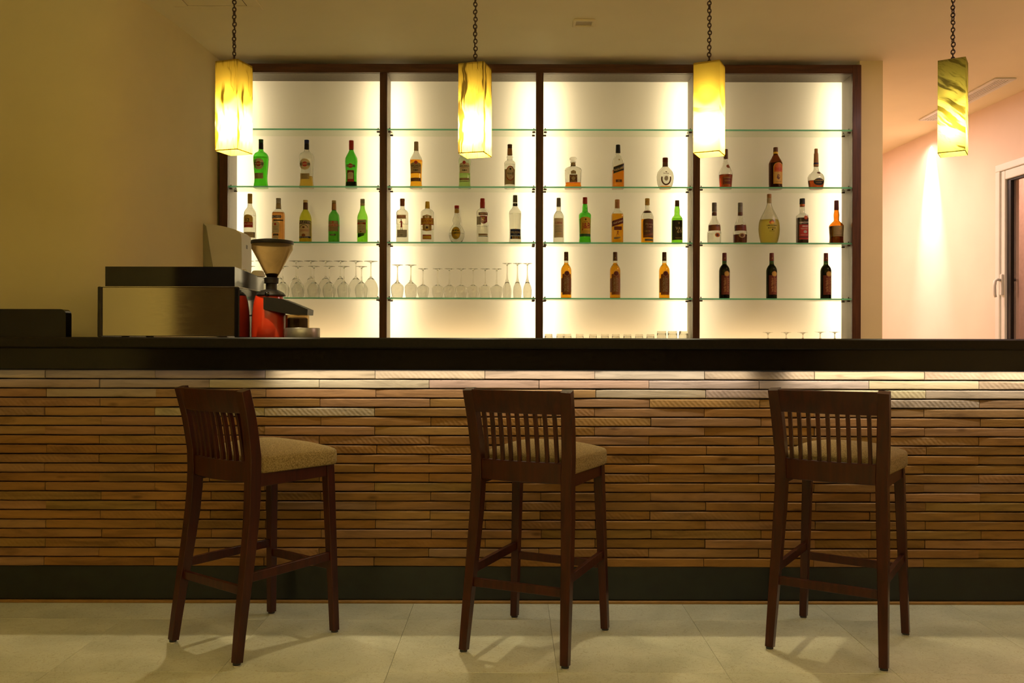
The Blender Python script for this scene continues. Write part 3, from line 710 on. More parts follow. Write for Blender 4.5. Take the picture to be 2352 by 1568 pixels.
class Bottle:
    def __init__(s, name, label, px, zbase, prof, mat, n=2, d=1.0, group=None, wall=1.0, cat='bottle', seg=36, y=YK, base=2.0, roundtop=None):
        s.x = (px - 1176) / F * y
        s.root = thing(name, (s.x, y, zbase + 0.0003), label, cat, group)
        s.P = spline([(r, v) for v, r in prof]); s.rm = max(r for r, v in s.P); s.nb, s.d = n, d
        s.top = s.P[-1][1]
        r0 = s.P[0][0]
        out = [(0, 0), (r0 - 1.3, 0), (r0 - 0.35, 0.35)] + [(r, max(v, 1.2)) for r, v in s.P[:1]] + s.P[1:]
        inner = [(max(r - wall, 0.3), v) for r, v in reversed(s.P) if v > base + 1.5] 
        ri = inner[-1][0]
        inner += [(ri - 0.2, base + 0.9), (ri - 1.2, base), (0, base)]
        s.inner = inner
        mb = MB(); q = lambda L_: [(r * K, v * K) for r, v in L_]
        mb.lathe(q(out + inner), seg, n=s.nf, d=d)
        s.body = mb.build('glass_body', mat, s.root, True, 50)
    def nf(s, r):
        k = (r / K / s.rm - 0.5) / 0.35
        return 2 + (s.nb - 2) * max(0, min(1, k))
    def R(s, v):
        P = s.P
        for (ra, va), (rb, vb) in zip(P, P[1:]):
            if va <= v <= vb and vb > va: return ra + (rb - ra) * (v - va) / (vb - va)
        return P[0][0] if v < P[0][1] else P[-1][0]
    def liquid(s, level, mat):
        L_ = [(r + 0.12, v) for r, v in reversed(s.inner) if v <= level]
        L_[0] = (0, L_[0][1] - 0.12)
        L_ = L_ + [(L_[-1][0], level), (0, level)]
        mb = MB().lathe([(r * K, v * K) for r, v in L_], 36, n=s.nf, d=s.d)
        o = mb.build('liquid', mat, s.root, True, 50); return s
    def cap(s, v0, v1, mat, r=None, name='cap', extra=0.35, seg=20, ridge=False):
        r0 = (s.R(v0) if r is None else r) + extra; r1 = (s.R(min(v1, s.top)) if r is None else r) + extra
        L_ = [(r0 - 0.3, v0), (r0, v0 + 0.2)]
        if ridge: 
            vm = v0 + (v1 - v0) * 0.62; L_ += [(r0, vm - 0.5), (r0 - 0.35, vm), (r1 + 0.25, vm + 0.5)]; r1 += 0.25
        L_ += [(r1, v1 - 0.8), (r1 - 0.5, v1)]
        o = s.shell(L_, v1 > s.top - 0.5 or name in ('cap', 'cork', 'stopper'), seg, mat, name); return s
    def shell(s, L_, closed, seg, mat, name):
        if closed: L_ = [(0, L_[0][1] if L_[0][1] > s.top - 0.5 else s.top + 0.02)] * 0 + L_ + [(0, L_[-1][1])]
        else:
            L_ = L_ + [(L_[-1][0] - 0.2, L_[-1][1]), (L_[0][0] - 0.05, L_[0][1])]
        return MB().lathe([(max(r, 0) * K, v * K) for r, v in L_], seg).build(name, mat, s.root, True, 40)
    def surf(s, u, v, off):
        r = s.R(v) * K; n = s.nf(r); x = u * K
        q = min(0.985, abs(x) / max(r, 1e-6)); dep = s.d * r * (1 - q ** n) ** (1 / n)
        return (math.copysign(q * r, x), -dep - off * K, v * K)
    def print(s, name, mat, kind, *a, layer=1, parent=None, label=None):
        vs, fs = shape2d(kind, *a); off = 0.12 * layer
        mb = MB(); mb.add([s.surf(u, v, off) for u, v in vs], fs)
        me_o = mb.build(name, 'print_' + mat, parent or s.root, True)
        if label: me_o['label'] = label
        s.last = me_o
        return me_o
    def lab(s, mat, kind, *a, layer=1, label=None): s.cur = s.print('label', mat, kind, *a, layer=layer, label=label); s.layer = layer; return s
    def sub(s, mat, kind, *a, name='emblem', up=1): s.print(name, mat, kind, *a, layer=s.layer + up, parent=s.cur); return s
    def txt(s, mat, text, cu, cv, w_, h_, rot=0, rise=0, up=2): s.print('lettering', mat, 'text', text, cu, cv, w_, h_, rot, rise, layer=s.layer + up, parent=s.cur); return s
    def lines(s, mat, u0, u1, vs, h=0.5):
        mb = MB()
        for k, v in enumerate(vs):
            ins = (k % 2) * 1.5; a, f = shape2d('rect', u0 + ins, u1 - ins, v, v + h); mb.add([s.surf(u, w_, 0.12 * (s.layer + 2)) for u, w_ in a], f)
        o = mb.build('fine_print', 'print_' + mat, s.cur); return s
TOPM, SEC, THI, LOW = SHZ[0], SHZ[1], SHZ[2], SHZ[3]
def B(*a, **k): return Bottle('bottle', *a, **k)
# -- leftmost bay, upper row of bottles
martini = [(0, 16.4), (6, 15.6), (14, 14.4), (24, 13.9), (38, 14.7), (55, 15.9), (68, 16.6), (74, 16.0), (80, 12.8), (83.5, 8.2), (86, 5.8), (90, 5.0), (110, 4.8)]
b = B('green square-shouldered bottle with round cream label, left of its shelf', 598.5, SEC, martini, 'green_glass', n=3.2, d=0.8)
b.liquid(71, 'liquid_pale').cap(104, 112, 'print_green', ridge=True).cap(90, 103.5, 'print_black', name='neck_label')
b.print('lettering', 'red', 'rect', -2.5, 0, 92, 101, layer=4); 
b.lab('cream', 'disc', -2.3, 54, 12.2, 12.8).sub('black', 'rect', -13, 8.8, 51.4, 56.8).sub('red', 'disc', -2.3, 54, 5.8, 5.8, up=2, name='red_disc').txt('cream', 'MARTINI', -2.1, 54.1, 18.5, 3.4, up=3).lines('tan', -9, 4, (46, 44.5, 63.5))
b.lab('tan', 'rect', -13, 8, 20.5, 33.3).txt('black', 'EXTRA DRY', -2.4, 31, 16, 1.9).lines('black', -10, 5, (28, 26, 24, 22))
b = B('clear square-shouldered bottle with round label, part filled with amber vermouth', 703.5, SEC, martini, 'clear_glass', n=3.2, d=0.8)
b.liquid(27, 'liquid_straw').cap(103, 111, 'print_navy', ridge=True).cap(89.5, 102.5, 'print_black', name='neck_label')
b.print('lettering', 'red', 'rect', -2.5, 0, 92, 100, layer=4)
b.lab('cream', 'disc', -1.6, 53.5, 12.4, 12.8).sub('black', 'rect', -12.5, 9.8, 51, 56.4).sub('red', 'disc', -1.6, 53.6, 5.8, 5.8, up=2, name='red_disc').txt('cream', 'MARTINI', -1.4, 53.7, 18.8, 3.4, up=3).lines('tan', -8, 5, (45.5, 44, 63))
b.lab('tan', 'rect', -12.5, 8.6, 19.5, 32.8).txt('black', 'BIANCO', -2, 30, 13, 1.9).lines('black', -10, 5, (27, 25, 23, 21))
b = B('green curved bottle with a red cap and dark liquid at the bottom', 806, SEC, [(0, 13.8), (10, 12.9), (29, 12.4), (47, 13.3), (62, 14.0), (69, 13.5), (76, 10.4), (83, 6.8), (88, 5.0), (108, 4.7)], 'green_glass')
b.liquid(15, 'liquid_dark').cap(89, 110, 'print_red', ridge=True)
b.lab('black', 'rect', -9.7, 10.3, 47.5, 52.5).sub('red', 'disc', 0.3, 50, 5.2, 5.2, name='red_disc').txt('cream', 'MARTINI', 0.3, 50, 18.5, 3.0)
b.lab('maroon', 'rect', -7.7, 8.0, 13.2, 40).sub('cream', 'arch', -6.3, 6.6, 20, 35.5, 2.5).sub('red', 'rect', -7, 7.5, 14, 20).txt('red', 'ROSSO', 0.3, 37.6, 9, 2.0).lines('tan', -4, 4, (31, 29, 27, 25))
# -- leftmost bay, second row
b = B('clear bottle with gold cap and gold-and-red label above the grinder', 573.5, THI, [(0, 14), (64, 13.8), (71, 12.9), (77, 9.6), (82, 6), (87, 5), (112, 4.6)], 'clear_glass')
b.liquid(63, 'liquid_water').cap(91, 113, 'print_gold', ridge=True)
b.lab('gold', 'arch', -13, 9.6, 34.5, 64, 8).sub('red', 'rect', -13, 9.6, 34.5, 46.5, name='red_band').txt('black', '12', -1.6, 51.5, 9, 8).txt('cream', 'OUZO', -1.4, 42.3, 19, 4.4)
b.lab('tan', 'rect', -13.6, 13.2, 11.5, 24, label='gold lower label').lines('brown', -10, 9, (21, 19, 17)).sub('red', 'poly', [(-5, 17), (-1.5, 15.6), (2, 17), (-1.5, 18.4)], up=3)
b = B('clear bottle full of brown spirit with dark blue banner label', 639, THI, [(0, 14), (60, 14.1), (69, 13.6), (74.5, 9.8), (78.5, 5.8), (81, 5.2), (101, 5.0)], 'clear_glass', n=2.6)
b.liquid(70, 'liquid_brown').cap(79, 91, 'print_tan', name='neck_label').cap(91.5, 103, 'print_silver', ridge=True)
b.lab('navy', 'rect', -13.4, 9, 56, 62).txt('cream', 'RICARD', -2.2, 59, 20, 3.8)
b.lab('black', 'rect', -8, 13, 49.5, 52.5)
b.lab('cream', 'arch', -12.4, 5.6, 21.5, 49, 5).sub('red', 'star', -4, 42, 3, 3).lines('grey', -9, 3, (36, 33, 31, 29, 25))
b.lab('black', 'rect', -9.4, 3.4, 15.5, 19.8).lines('tan', -8, 2, (17,))
b.lab('cream', 'rect', -9.4, 3.4, 9.5, 14.5).lines('black', -7, 1, (12,))
b = B('yellow-green bottle with black PASTIS banner over cream label', 701, THI, [(0, 14.2), (50, 14.0), (58, 13.4), (66, 11), (73, 7.4), (77.5, 5.2), (97, 4.8)], 'olive_glass')
b.liquid(48, 'liquid_straw').cap(77.5, 93, 'print_brown', name='neck_label').cap(93, 98.8, 'print_cream', ridge=True)
b.lab('cream', 'rect', -13.6, 13.6, 10.5, 51).sub('black', 'rect', -13.7, 13.7, 43.2, 51, name='banner').txt('cream', 'PASTIS', 0, 47.1, 25.5, 5).sub('green', 'arc', -1.4, 33, 10, 8.5, 1.2, 10, 170, up=2).sub('brown', 'star', -1.4, 35, 3.4, 2.4, up=2).sub('rust', 'disc', -1.4, 17, 4.4, 3.4, up=2).sub('navy', 'rect', -13.7, 13.7, 10.5, 14.5, name='lower_band').txt('cream', '45% VOL', -1, 12.5, 20, 1.9).lines('red', -10, 11, (26, 27.5, 29))
b = B('slim green bottle with tan label and red lettering, cork-coloured neck', 766.5, THI, [(0, 12.8), (56, 12.5), (64, 11.6), (70, 8.2), (74.5, 5.2), (97, 4.5)], 'deep_green_glass')
b.liquid(40, 'liquid_pale').cap(76, 91.5, 'print_copper', name='neck_label').cap(92, 98, 'print_tan', ridge=True)
b.lab('tan', 'rect', -12.2, 10.8, 26.5, 50).sub('red', 'rect', -12.2, 12.2, 38, 43.4, name='red_band').txt('cream', 'PERNOD', 0, 40.7, 22, 4).sub('red', 'disc', 0, 47, 2, 2).lines('brown', -10, 9, (35, 33, 31, 28))
b.lab('black', 'rect', -7.5, 6, 16, 20).txt('cream', 'PARIS', -0.8, 18, 9, 2)
b = B('light green bottle with grey cap, rightmost in the second row of its bay', 832, THI, [(0, 12), (58, 12), (65, 10.8), (73, 7.4), (81, 5.2), (100, 4.6)], 'lime_glass')
b.liquid(30, 'liquid_pale').cap(86.5, 92, 'print_cream', name='neck_label').cap(92, 101.5, 'print_silver', ridge=True)
b.lab('cream', 'rect', -11.3, 9.3, 22.5, 53).sub('red', 'rect', -11.3, 8.4, 42.6, 46.6, name='red_band').txt('navy', 'CHAMBERY', -1.4, 48.8, 17, 2.6).txt('cream', 'DRY', -1.4, 44.6, 9, 2.6).lines('brown', -8, 6, (38, 35, 32, 30)).sub('rust', 'disc', -2, 25.5, 2, 1.5)
b.lab('green', 'poly', [(-9, 12), (5.5, 17), (5.5, 22.3), (-9, 22.3)])
# -- second bay, upper row
bac = [(0, 14.4), (5, 13.9), (12, 13.0), (30, 12.9), (50, 13.4), (63, 14.4), (69, 13.0), (76, 9.4), (82, 6.2), (87, 4.9), (106, 4.5)]
def bat(b, cu, cv): b.sub('black', 'poly', [(cu - 6.5, cv), (cu - 4.5, cv + 1.6), (cu - 2, cv + 0.6), (cu, cv + 2.2), (cu + 2, cv + 0.6), (cu + 4.5, cv + 1.6), (cu + 6.5, cv), (cu + 3, cv - 0.4), (cu, cv - 1.2), (cu - 3, cv - 0.4)], name='bat_emblem', up=2)
b = B('clear bottle full of golden rum with gold-brown cap', 955, SEC, bac, 'clear_glass', n=2.5)
b.liquid(64.5, 'liquid_gold').cap(87.5, 107.5, 'print_tan')
b.lab('tan', 'arch', -12.2, 11.8, 34, 58, 4).sub('red', 'disc', 0.8, 58, 3.8, 3.8, up=2, name='red_medallion').txt('black', 'BACARDI', 0.4, 50.5, 21, 4).txt('black', 'GOLD', 0.6, 46.3, 11.5, 2.9)
bat(b, 0.6, 40); b.sub('rust', 'rect', -12.2, 11.8, 33.5, 35.5, name='lower_band')
b.lab('brown', 'rect', -11.6, 11.4, 15, 23).lines('gold', -10, 10, (20.5, 18, 16))
b = B('pale greenish clear bottle partly hidden behind the second lamp', 1066.5, SEC, bac, 'pale_green_glass', n=2.5)
b.liquid(34, 'liquid_pale').cap(87.5, 107.5, 'print_silver')
b.lab('cream', 'arch', -11.4, 11.6, 34, 58, 4).sub('red', 'disc', -0.6, 58, 3.8, 3.8, up=2, name='red_medallion').txt('black', 'BACARDI', 0, 50, 21.5, 4).lines('red', -8, 8, (45.8,))
bat(b, 0, 40)
b.lab('tan', 'rect', -11.4, 11.4, 17, 23).lines('brown', -10, 10, (21, 19))
b.lab('brown', 'rect', -11.6, 11.4, 14.2, 15.4)
b = B('clear bottle with a red-bordered oval label, right of the second bay', 1170, SEC, [(0, 12.4), (30, 12.2), (58, 12.8), (63, 10.6), (66, 6.6), (69, 6.4), (72.5, 7.4), (76, 6.0), (80, 5.3), (101, 4.9)], 'clear_glass')
b.liquid(56, 'liquid_water').cap(77.5, 92.5, 'print_copper', name='neck_label').cap(93, 101.8, 'print_brown', ridge=True)
b.lab('tan', 'rect', -11.8, 11.4, 8.5, 44)
b.lab('red', 'disc', 1.2, 34, 10.4, 17, layer=2).sub('cream', 'disc', 1.2, 34, 8.9, 15.2).sub('black', 'disc', 1.4, 43.6, 2.3, 2.6, up=2).txt('black', 'NEGRITA', 1.4, 33.6, 14, 2.6).txt('red', '1857', 2, 26, 6, 2).lines('brown', -4, 7, (30, 38.5, 22))
# -- second bay, second row
b = B('square clear bottle with a red-coated figure printed on its front', 923.5, THI, [(0, 13.4), (70, 13.2), (74.5, 11), (78, 6.4), (80.5, 5), (101, 4.9)], 'clear_glass', n=4.5, d=0.9)
b.liquid(44, 'liquid_water').cap(86, 102.5, 'print_rust', ridge=True)
b.lab('cream', 'rect', -11.5, 9.6, 55, 64.2).txt('red', 'BEEFEATER', -0.9, 60, 20, 5.4).lines('tan', -8, 6, (56,))
b.lab('silver', 'rect', -10.5, 11.8, 13.5, 30).lines('grey', -7, 8, (24,)).sub('grey', 'rect', -3.5, 2, 17, 19)
b.lab('red', 'poly', [(-5.6, 46), (-2.4, 50.5), (0.4, 50.5), (3.8, 44), (2.8, 43.4), (1, 47), (1.4, 40), (1.8, 35.4), (-3, 35.4), (-2.2, 41), (-3, 47.5), (-4.8, 45.4)], layer=3)
b.sub('black', 'poly', [(-2.4, 51), (-0.2, 51), (0.2, 53.6), (-2.7, 53.6)], name='hat').sub('black', 'poly', [(-2.2, 35), (-1.4, 35), (-1.7, 30), (-3, 30)], name='leg_print').sub('black', 'poly', [(0.2, 35), (1.2, 35), (2.4, 28.5), (1, 28.5)], name='leg_print')
b.lab('black', 'rect', -11.5, 9.6, 13, 13.9, layer=2)
b = B('clear bottle with yellow six-sided label and yellow cap', 981, THI, [(0, 15.2), (40, 15.2), (71, 15.0), (76, 11.6), (79.5, 5.8), (82, 4.8), (95, 4.5)], 'clear_glass', n=2.6, d=0.75)
b.liquid(32, 'liquid_water').cap(81, 96, 'print_yellow', ridge=False)
b.lab('red', 'poly', [(-10, 29), (0, 27), (10.4, 29), (10.4, 62), (0, 65), (-10, 62)]).sub('yellow', 'poly', [(-9.3, 30), (0, 28), (9.7, 30), (9.7, 61), (0, 64), (-9.3, 61)]).sub('red', 'rect', -14.8, 14.8, 41.6, 57, name='red_band', up=2).sub('yellow', 'rect', -14.8, 14.8, 43, 55.8, name='yellow_band', up=3).txt('red', "GORDON'S", 0, 50.2, 25.5, 6.6, up=4).txt('red', 'LONDON DRY GIN', 0.2, 44.8, 19, 1.5, up=4).sub('brown', 'disc', 0.2, 35.4, 2.6, 2.8, up=2).sub('gold', 'disc', 0.2, 60, 2.2, 2, up=2)
b.lab('red', 'rect', -9.8, 10, 8.5, 19).sub('yellow', 'rect', -9, 9.2, 9.5, 16.6)
b = B('small round-bellied clear bottle with red and yellow oval label', 1048.5, THI, [(0, 10), (5, 13.2), (14, 17), (24, 17.9), (34, 14.6), (42, 9.4), (45, 7.7), (52, 9.4), (58, 8.4), (66, 5.4), (70, 4.9), (86, 4.8)], 'clear_glass')
b.liquid(24, 'liquid_water').cap(70, 79, 'print_gold', name='neck_label').cap(80, 87, 'print_red', ridge=True)
b.lab('black', 'disc', -1, 22.6, 10.4, 14.4).sub('yellow', 'disc', -1, 22.6, 9.8, 13.8).sub('red', 'poly', [(-10.2, 19.4), (8.2, 19.4), (7, 14), (4, 10.4), (-1, 9), (-6, 10.4), (-9, 14)], up=2, name='red_field').txt('black', 'CAMINO', -1, 22.4, 18, 3.6, up=3).sub('green', 'disc', -1, 28.6, 2, 1.6, up=3).sub('brown', 'disc', -6, 28.4, 2, 1.4, up=3).sub('brown', 'disc', 4, 28.4, 2, 1.4, up=3).txt('cream', 'REAL', -1, 15.5, 6, 2, up=3)
b = B('clear fluted bottle with a red cap and red shield label', 1107.5, THI, [(0, 13.6), (73, 13.5), (77.5, 10.4), (81, 5.8), (83, 4.8), (102, 4.5)], 'clear_glass', n=2.4)
b.liquid(40, 'liquid_water').cap(82, 103.5, 'print_red', ridge=True)
b.lab('silver', 'rect', -13, -3, 42, 61)
b.lab('maroon', 'rect', -8.4, 12.2, 63.5, 70, layer=2).txt('cream', 'SMIRNOFF', 2, 66.6, 18.5, 3.6)
b.lab('red', 'poly', [(-5, 62.5), (11.2, 62.5), (11.2, 48.5), (7, 45.2), (3, 44), (-1, 45.2), (-5, 48.5)], layer=2).sub('gold', 'star', 3, 57, 3.4, 2.8).lines('cream', -2, 8, (51.5, 49.5))
b.lab('tan', 'rect', -8.6, 12, 17, 21.5).txt('brown', 'VODKA', 1.6, 19.2, 14, 2.6)
b.lab('black', 'rect', -8.6, 12.4, 14.8, 16.2)
b = B('tall clear bottle with dark blue label near its foot and grey cap', 1182.5, THI, [(0, 14.2), (10, 13.6), (28, 13.0), (50, 13.2), (68, 14.0), (74, 13.0), (80, 8.6), (85, 5.4), (108, 4.7)], 'clear_glass')
b.liquid(69, 'liquid_water').cap(86.5, 92.5, 'print_black', name='neck_ring').cap(95, 111, 'print_grey')
b.lab('navy', 'rect', -11, 12.6, 17, 32.4).txt('cream', 'FINLANDIA', 0.8, 25, 19.5, 4.4).txt('silver', 'VODKA', 1, 20.4, 10, 1.7).sub('orange', 'rect', 1, 2, 31, 34)
b.lab('navy', 'rect', -11, 12.6, 9.5, 16.6)
for k in range(4): b.sub('gold', 'rect', -6.5 + k * 4.8, -3.5 + k * 4.8, 10, 15.6, name='gold_square')
# -- third bay, upper row
b = B('squat square decanter with round glass stopper and a little amber spirit', 1315.5, SEC, [(0, 19.6), (5, 18.8), (11, 17.6), (15, 17.9), (43, 19.2), (46.5, 17.6), (50, 11.6), (52.6, 6), (55, 4.8), (60, 4.8), (61.5, 6.8), (62.6, 6.6)], 'clear_glass', n=4, d=0.62, wall=1.4)
b.liquid(14, 'liquid_orange').cap(53.6, 60.4, 'print_tan', name='neck_label')
MB().lathe([(r * K, v * K) for r, v in ((0, 62.8), (3.6, 62.8), (4.4, 64), (7.4, 66), (8.3, 69), (7.4, 72.2), (5, 73.4), (0, 73.6))], 24).build('stopper', 'stem_glass', b.root, True, 50)
b.lab('brown', 'rect', -9, 8.8, 14, 31.4).sub('tan', 'star', 0, 23, 5, 5).lines('gold', -7, 7, (29, 17, 15.6)).sub('gold', 'disc', -6, 26, 1, 1, up=2).sub('gold', 'disc', 6, 26, 1, 1, up=2)
b.lab('tan', 'poly', [(-6.4, 33), (6.4, 33), (5.6, 37), (6.4, 38.6), (3.4, 40), (0, 42), (-3.4, 40), (-6.4, 38.6), (-5.6, 37)])
b = B('square clear bottle with slanting black label over orange whisky', 1418.5, SEC, [(0, 13.4), (62, 13.2), (66, 12.2), (73, 9), (79, 6.2), (82, 5.2), (99, 4.6)], 'clear_glass', n=5, d=1.0)
b.liquid(42, 'liquid_orange').cap(83, 101.5, 'print_black')
b.lab('black', 'para', -11.7, 12.6, 32.5, 48.8, 8.8).sub('gold', 'para', -11.7, 12.6, 32.5, 33.4, 8.8, name='gold_line').sub('gold', 'para', -11.7, 12.6, 47.9, 48.8, 8.8, name='gold_line').txt('cream', 'BLACK LABEL', 0.6, 45.0, 22, 3.6, rise=0.36)
b.sub('gold', 'para', -7, 11, 40.4 - 1.3, 41.6 - 1.3, 6.5, name='small_print', up=2)
b.lab('brown', 'rect', -6.6, 7.6, 13.6, 19.8).txt('gold', '12', 0.5, 16.7, 4, 3)
b.lab('tan', 'disc', 1.4, 65.4, 2, 2)
b = B('round-bellied clear bottle with a brown horseshoe label and brown cap', 1527, SEC, [(0, 12.6), (4, 14.8), (14, 18.2), (27, 19.6), (38, 17.6), (46, 12), (50.5, 7.2), (53, 5.9), (60, 5.8)], 'clear_glass', d=0.8, wall=1.3)
b.liquid(6, 'liquid_gold').cap(52.6, 60.6, 'print_brown', name='neck_label').cap(61, 72, 'print_maroon', r=5.9)
b.lab('brown', 'arc', 0, 22, 11.6, 15, 3.2, 160, 380).txt('brown', 'Dimple', 0, 33.6, 12.5, 4.2).sub('brown', 'disc', 0, 37.4, 2, 1.2).sub('silver', 'disc', 0, 22.5, 4.4, 5.6).sub('brown', 'disc', 0, 8.6, 1.8, 1.8)
# -- third bay, second row
b = B('slender clear bottle with grey cap and a tall cream label', 1282.5, THI, [(0, 12.4), (61, 12.1), (67, 10.6), (73, 6.8), (77, 5), (104, 4.4)], 'clear_glass')
b.liquid(74, 'liquid_water').cap(85, 105, 'print_grey')
b.lab('cream', 'rect', -10.4, 9.8, 13.4, 57.6).txt('red', 'CUBANA', -0.4, 46.8, 16.5, 5).lines('grey', -9, 8, (40, 38.5, 36, 33, 31, 28, 26)).lines('yellow', -5, 5, (21, 20))
b = B('bright green bottle with red cap and yellow label with big red letters', 1343, THI, [(0, 13.9), (8, 13.5), (14, 12.9), (40, 13.1), (65, 14.0), (69, 12.4), (72.5, 7.6), (75, 6.5), (84, 6.0), (92, 4.9), (105, 4.5)], 'green_glass')
b.liquid(58, 'liquid_pale').cap(91.5, 106.6, 'print_red', ridge=True)
b.lab('yellow', 'arch', -12.2, 12.6, 21, 60.4, 4.5).txt('red', 'J&B', 1.6, 38.2, 19.5, 17.5).sub('brown', 'disc', 0.6, 54.5, 2, 2.4).txt('black', 'RARE', 0.8, 48.8, 9, 1.8).lines('black', -8, 9, (27.6, 24.6))
b.lab('green', 'rect', -12.1, 12.2, 15.6, 22, layer=2)
b = B('square bottle of amber whisky with slanting dark red label', 1417, THI, [(0, 13.4), (66, 13.3), (70, 11.6), (76, 7.8), (81.5, 5.4), (100, 5.0)], 'clear_glass', n=5)
b.liquid(68, 'liquid_amber').cap(82, 101.6, 'print_copper', ridge=True)
b.lab('maroon', 'para', -13.1, 13.0, 37, 51.4, 8.6).sub('gold', 'para', -13.1, 13, 37, 37.8, 8.6, name='gold_line').sub('gold', 'para', -13.1, 13, 50.6, 51.4, 8.6, name='gold_line').txt('cream', 'Red Label', 0.4, 48.9, 20.5, 4.4, rise=0.34)
b.lab('maroon', 'rect', -8.5, 9, 30.4, 38.6)
b.lab('tan', 'poly', [(-9, 9.6), (6, 11), (6, 15), (-9, 14)]).sub('rust', 'poly', [(-3.6, 17), (-1.4, 24.2), (-1.8, 28), (1.8, 29), (1.6, 25), (0.6, 23), (3.4, 17.6), (2.6, 17.4), (-0.4, 21.4), (-3, 17)], name='walking_figure')
b = B('clear bottle of amber rum with a brown label and red disc', 1486, THI, [(0, 14.2), (62, 14.2), (68, 12.6), (73.5, 8.8), (77.5, 5.6), (80, 5), (103, 4.8)], 'clear_glass')
b.liquid(56, 'liquid_amber').cap(89, 104.3, 'print_gold', ridge=True).cap(72.5, 75.6, 'print_rust', name='neck_ring', extra=0.5)
b.lab('brown', 'arch', -11, 12.8, 13.5, 56.4, 4).sub('maroon', 'disc', 3.4, 40.5, 7.4, 7.8, name='red_disc').txt('tan', 'Havana', 2.6, 44.4, 16.6, 4.6).txt('tan', 'Club', 2.6, 38.2, 12, 4.6).txt('gold', '1878', -1.4, 28, 12, 2).sub('rust', 'para', -10.5, 12.6, 13.6, 18.4, 6, name='red_sweep')
b.lab('grey', 'rect', -7.4, 12, 5.6, 10.4).txt('black', 'ESPECIAL', 2.2, 8, 16, 2.2)
b = B('light green whisky bottle with black label reading in cream', 1554.5, THI, [(0, 12.5), (57, 12.3), (62, 10.2), (66, 6.8), (70, 6.1), (76, 6.3), (82, 5.6), (87, 4.8), (99, 4.5)], 'lime_glass')
b.liquid(58, 'liquid_pale').cap(87, 100, 'print_brown')
b.lab('black', 'rect', -12, 11.6, 8.4, 53.6).txt('cream', 'VAT', 3.2, 34.6, 17, 7).txt('cream', '69', 3.6, 27.4, 12, 7).sub('tan', 'disc', 2.4, 47, 1.4, 2.6).lines('gold', -6, 9, (13, 11))
# -- rightmost bay, upper row
b = B('clear cognac bottle of dark amber with a red seal, beside the third lamp', 1666, SEC, [(0, 13.4), (10, 14), (24, 15), (33, 15.6), (41, 14), (49, 10.6), (58, 6.6), (68, 4.7), (90, 4.4)], 'clear_glass', d=0.85)
b.liquid(33, 'liquid_rust').cap(70, 91.8, 'print_brown')
b.lab('rust', 'disc', 4.4, 51.8, 4.8, 4.2, label='red wax seal')
b.lab('maroon', 'rect', -9, 11, 10, 27).txt('gold', 'COGNAC', 1, 25, 17, 2.8).lines('gold', -6, 8, (19, 17, 10))
b = B('dark brown bottle with orange-yellow arched label on the upper shelf', 1780.5, SEC, [(0, 14.9), (7, 14.9), (9, 14.4), (11, 14.7), (58, 15), (65, 12.8), (71, 9.6), (76, 7.2), (80, 5.2), (95, 4.7)], 'brown_glass', n=2.3)
b.liquid(60, 'liquid_cola').cap(86, 96.5, 'print_brown').cap(81, 86, 'print_yellow', name='neck_label')
b.lab('yellow', 'arch', -8.6, 13.6, 11, 59.5, 9).sub('orange', 'arch', -7.8, 12.8, 12, 58.4, 8.6).sub('gold', 'rect', -7.2, 12.2, 12.6, 38, name='lower_field', up=2).txt('red', 'KAHLUA', 2.6, 44.6, 17.5, 8, up=3).txt('brown', 'LICOR DE CAFE', 2.6, 15.6, 12, 2, up=3).sub('brown', 'poly', [(-2, 24), (1, 33), (5, 31), (6, 24), (3, 20)], up=3)
b = B('flat round cognac bottle with long orange neck foil and cork', 1873.5, SEC, [(0, 15), (6, 16.4), (16, 18.2), (26, 18.8), (34, 15.8), (39.5, 9.6), (44, 6.2), (52, 5.3), (84, 4.5)], 'clear_glass', d=0.6)
b.liquid(20, 'liquid_rust').cap(53, 83, 'print_copper', name='neck_foil').cap(57.5, 61.5, 'print_navy', name='neck_ring', extra=0.6).cap(84, 93.6, 'print_copper', name='cork', r=3.5)
b.lab('black', 'disc', 3.6, 16.4, 12.4, 8.2).txt('gold', 'COURVOISIER', 3.4, 19.6, 19.5, 2.8).lines('gold', -4, 10, (14,))
b.lab('brown', 'disc', 4.2, 37.4, 4.6, 2.6, label='oval seal')
# -- rightmost bay, second row
eau = [(0, 14.6), (6, 15.4), (27, 15.6), (29.5, 14.6), (36, 14.3), (43, 13.6), (50, 10), (58, 6.6), (65, 5.2), (94, 4.8)]
b = B('clear brandy bottle with brown band and small orange oval, half full of clear spirit', 1640, THI, eau, 'clear_glass')
b.liquid(25, 'liquid_water').cap(65.5, 73, 'print_brown', name='neck_label').cap(74.5, 95, 'print_grey', ridge=True)
b.lab('rust', 'para', -13.8, 13.6, 29.5, 43, 0.4).sub('brown', 'disc', 3, 41, 3.6, 2.6)
b.lab('orange', 'disc', 4.2, 19.4, 6, 5).sub('brown', 'disc', 4.2, 19.4, 3, 3.4)
b = B('clear brandy bottle with maroon band, part full of dark red liqueur', 1699.5, THI, eau, 'clear_glass')
b.liquid(21.5, 'liquid_cola').cap(65.5, 73, 'print_brown', name='neck_label').cap(73, 95, 'print_grey', ridge=True)
b.lab('maroon', 'para', -13.8, 13.6, 29.5, 43, 0).sub('brown', 'disc', 1, 41, 3.8, 3).lines('rust', -12, 12, (34, 32))
b.lab('tan', 'disc', 0.8, 18.6, 7.4, 5.6).sub('brown', 'disc', 0.8, 18.6, 4, 3.6)
b = B('large frosted teardrop bottle of cloudy yellow lemon liqueur', 1766, THI, [(0, 17.2), (6, 19.6), (18, 22.4), (34, 24.2), (48, 23.2), (60, 19.6), (72, 13.6), (83, 8.2), (91, 5.6), (95, 4.9), (106, 4.7)], 'frosted_glass', d=0.8)
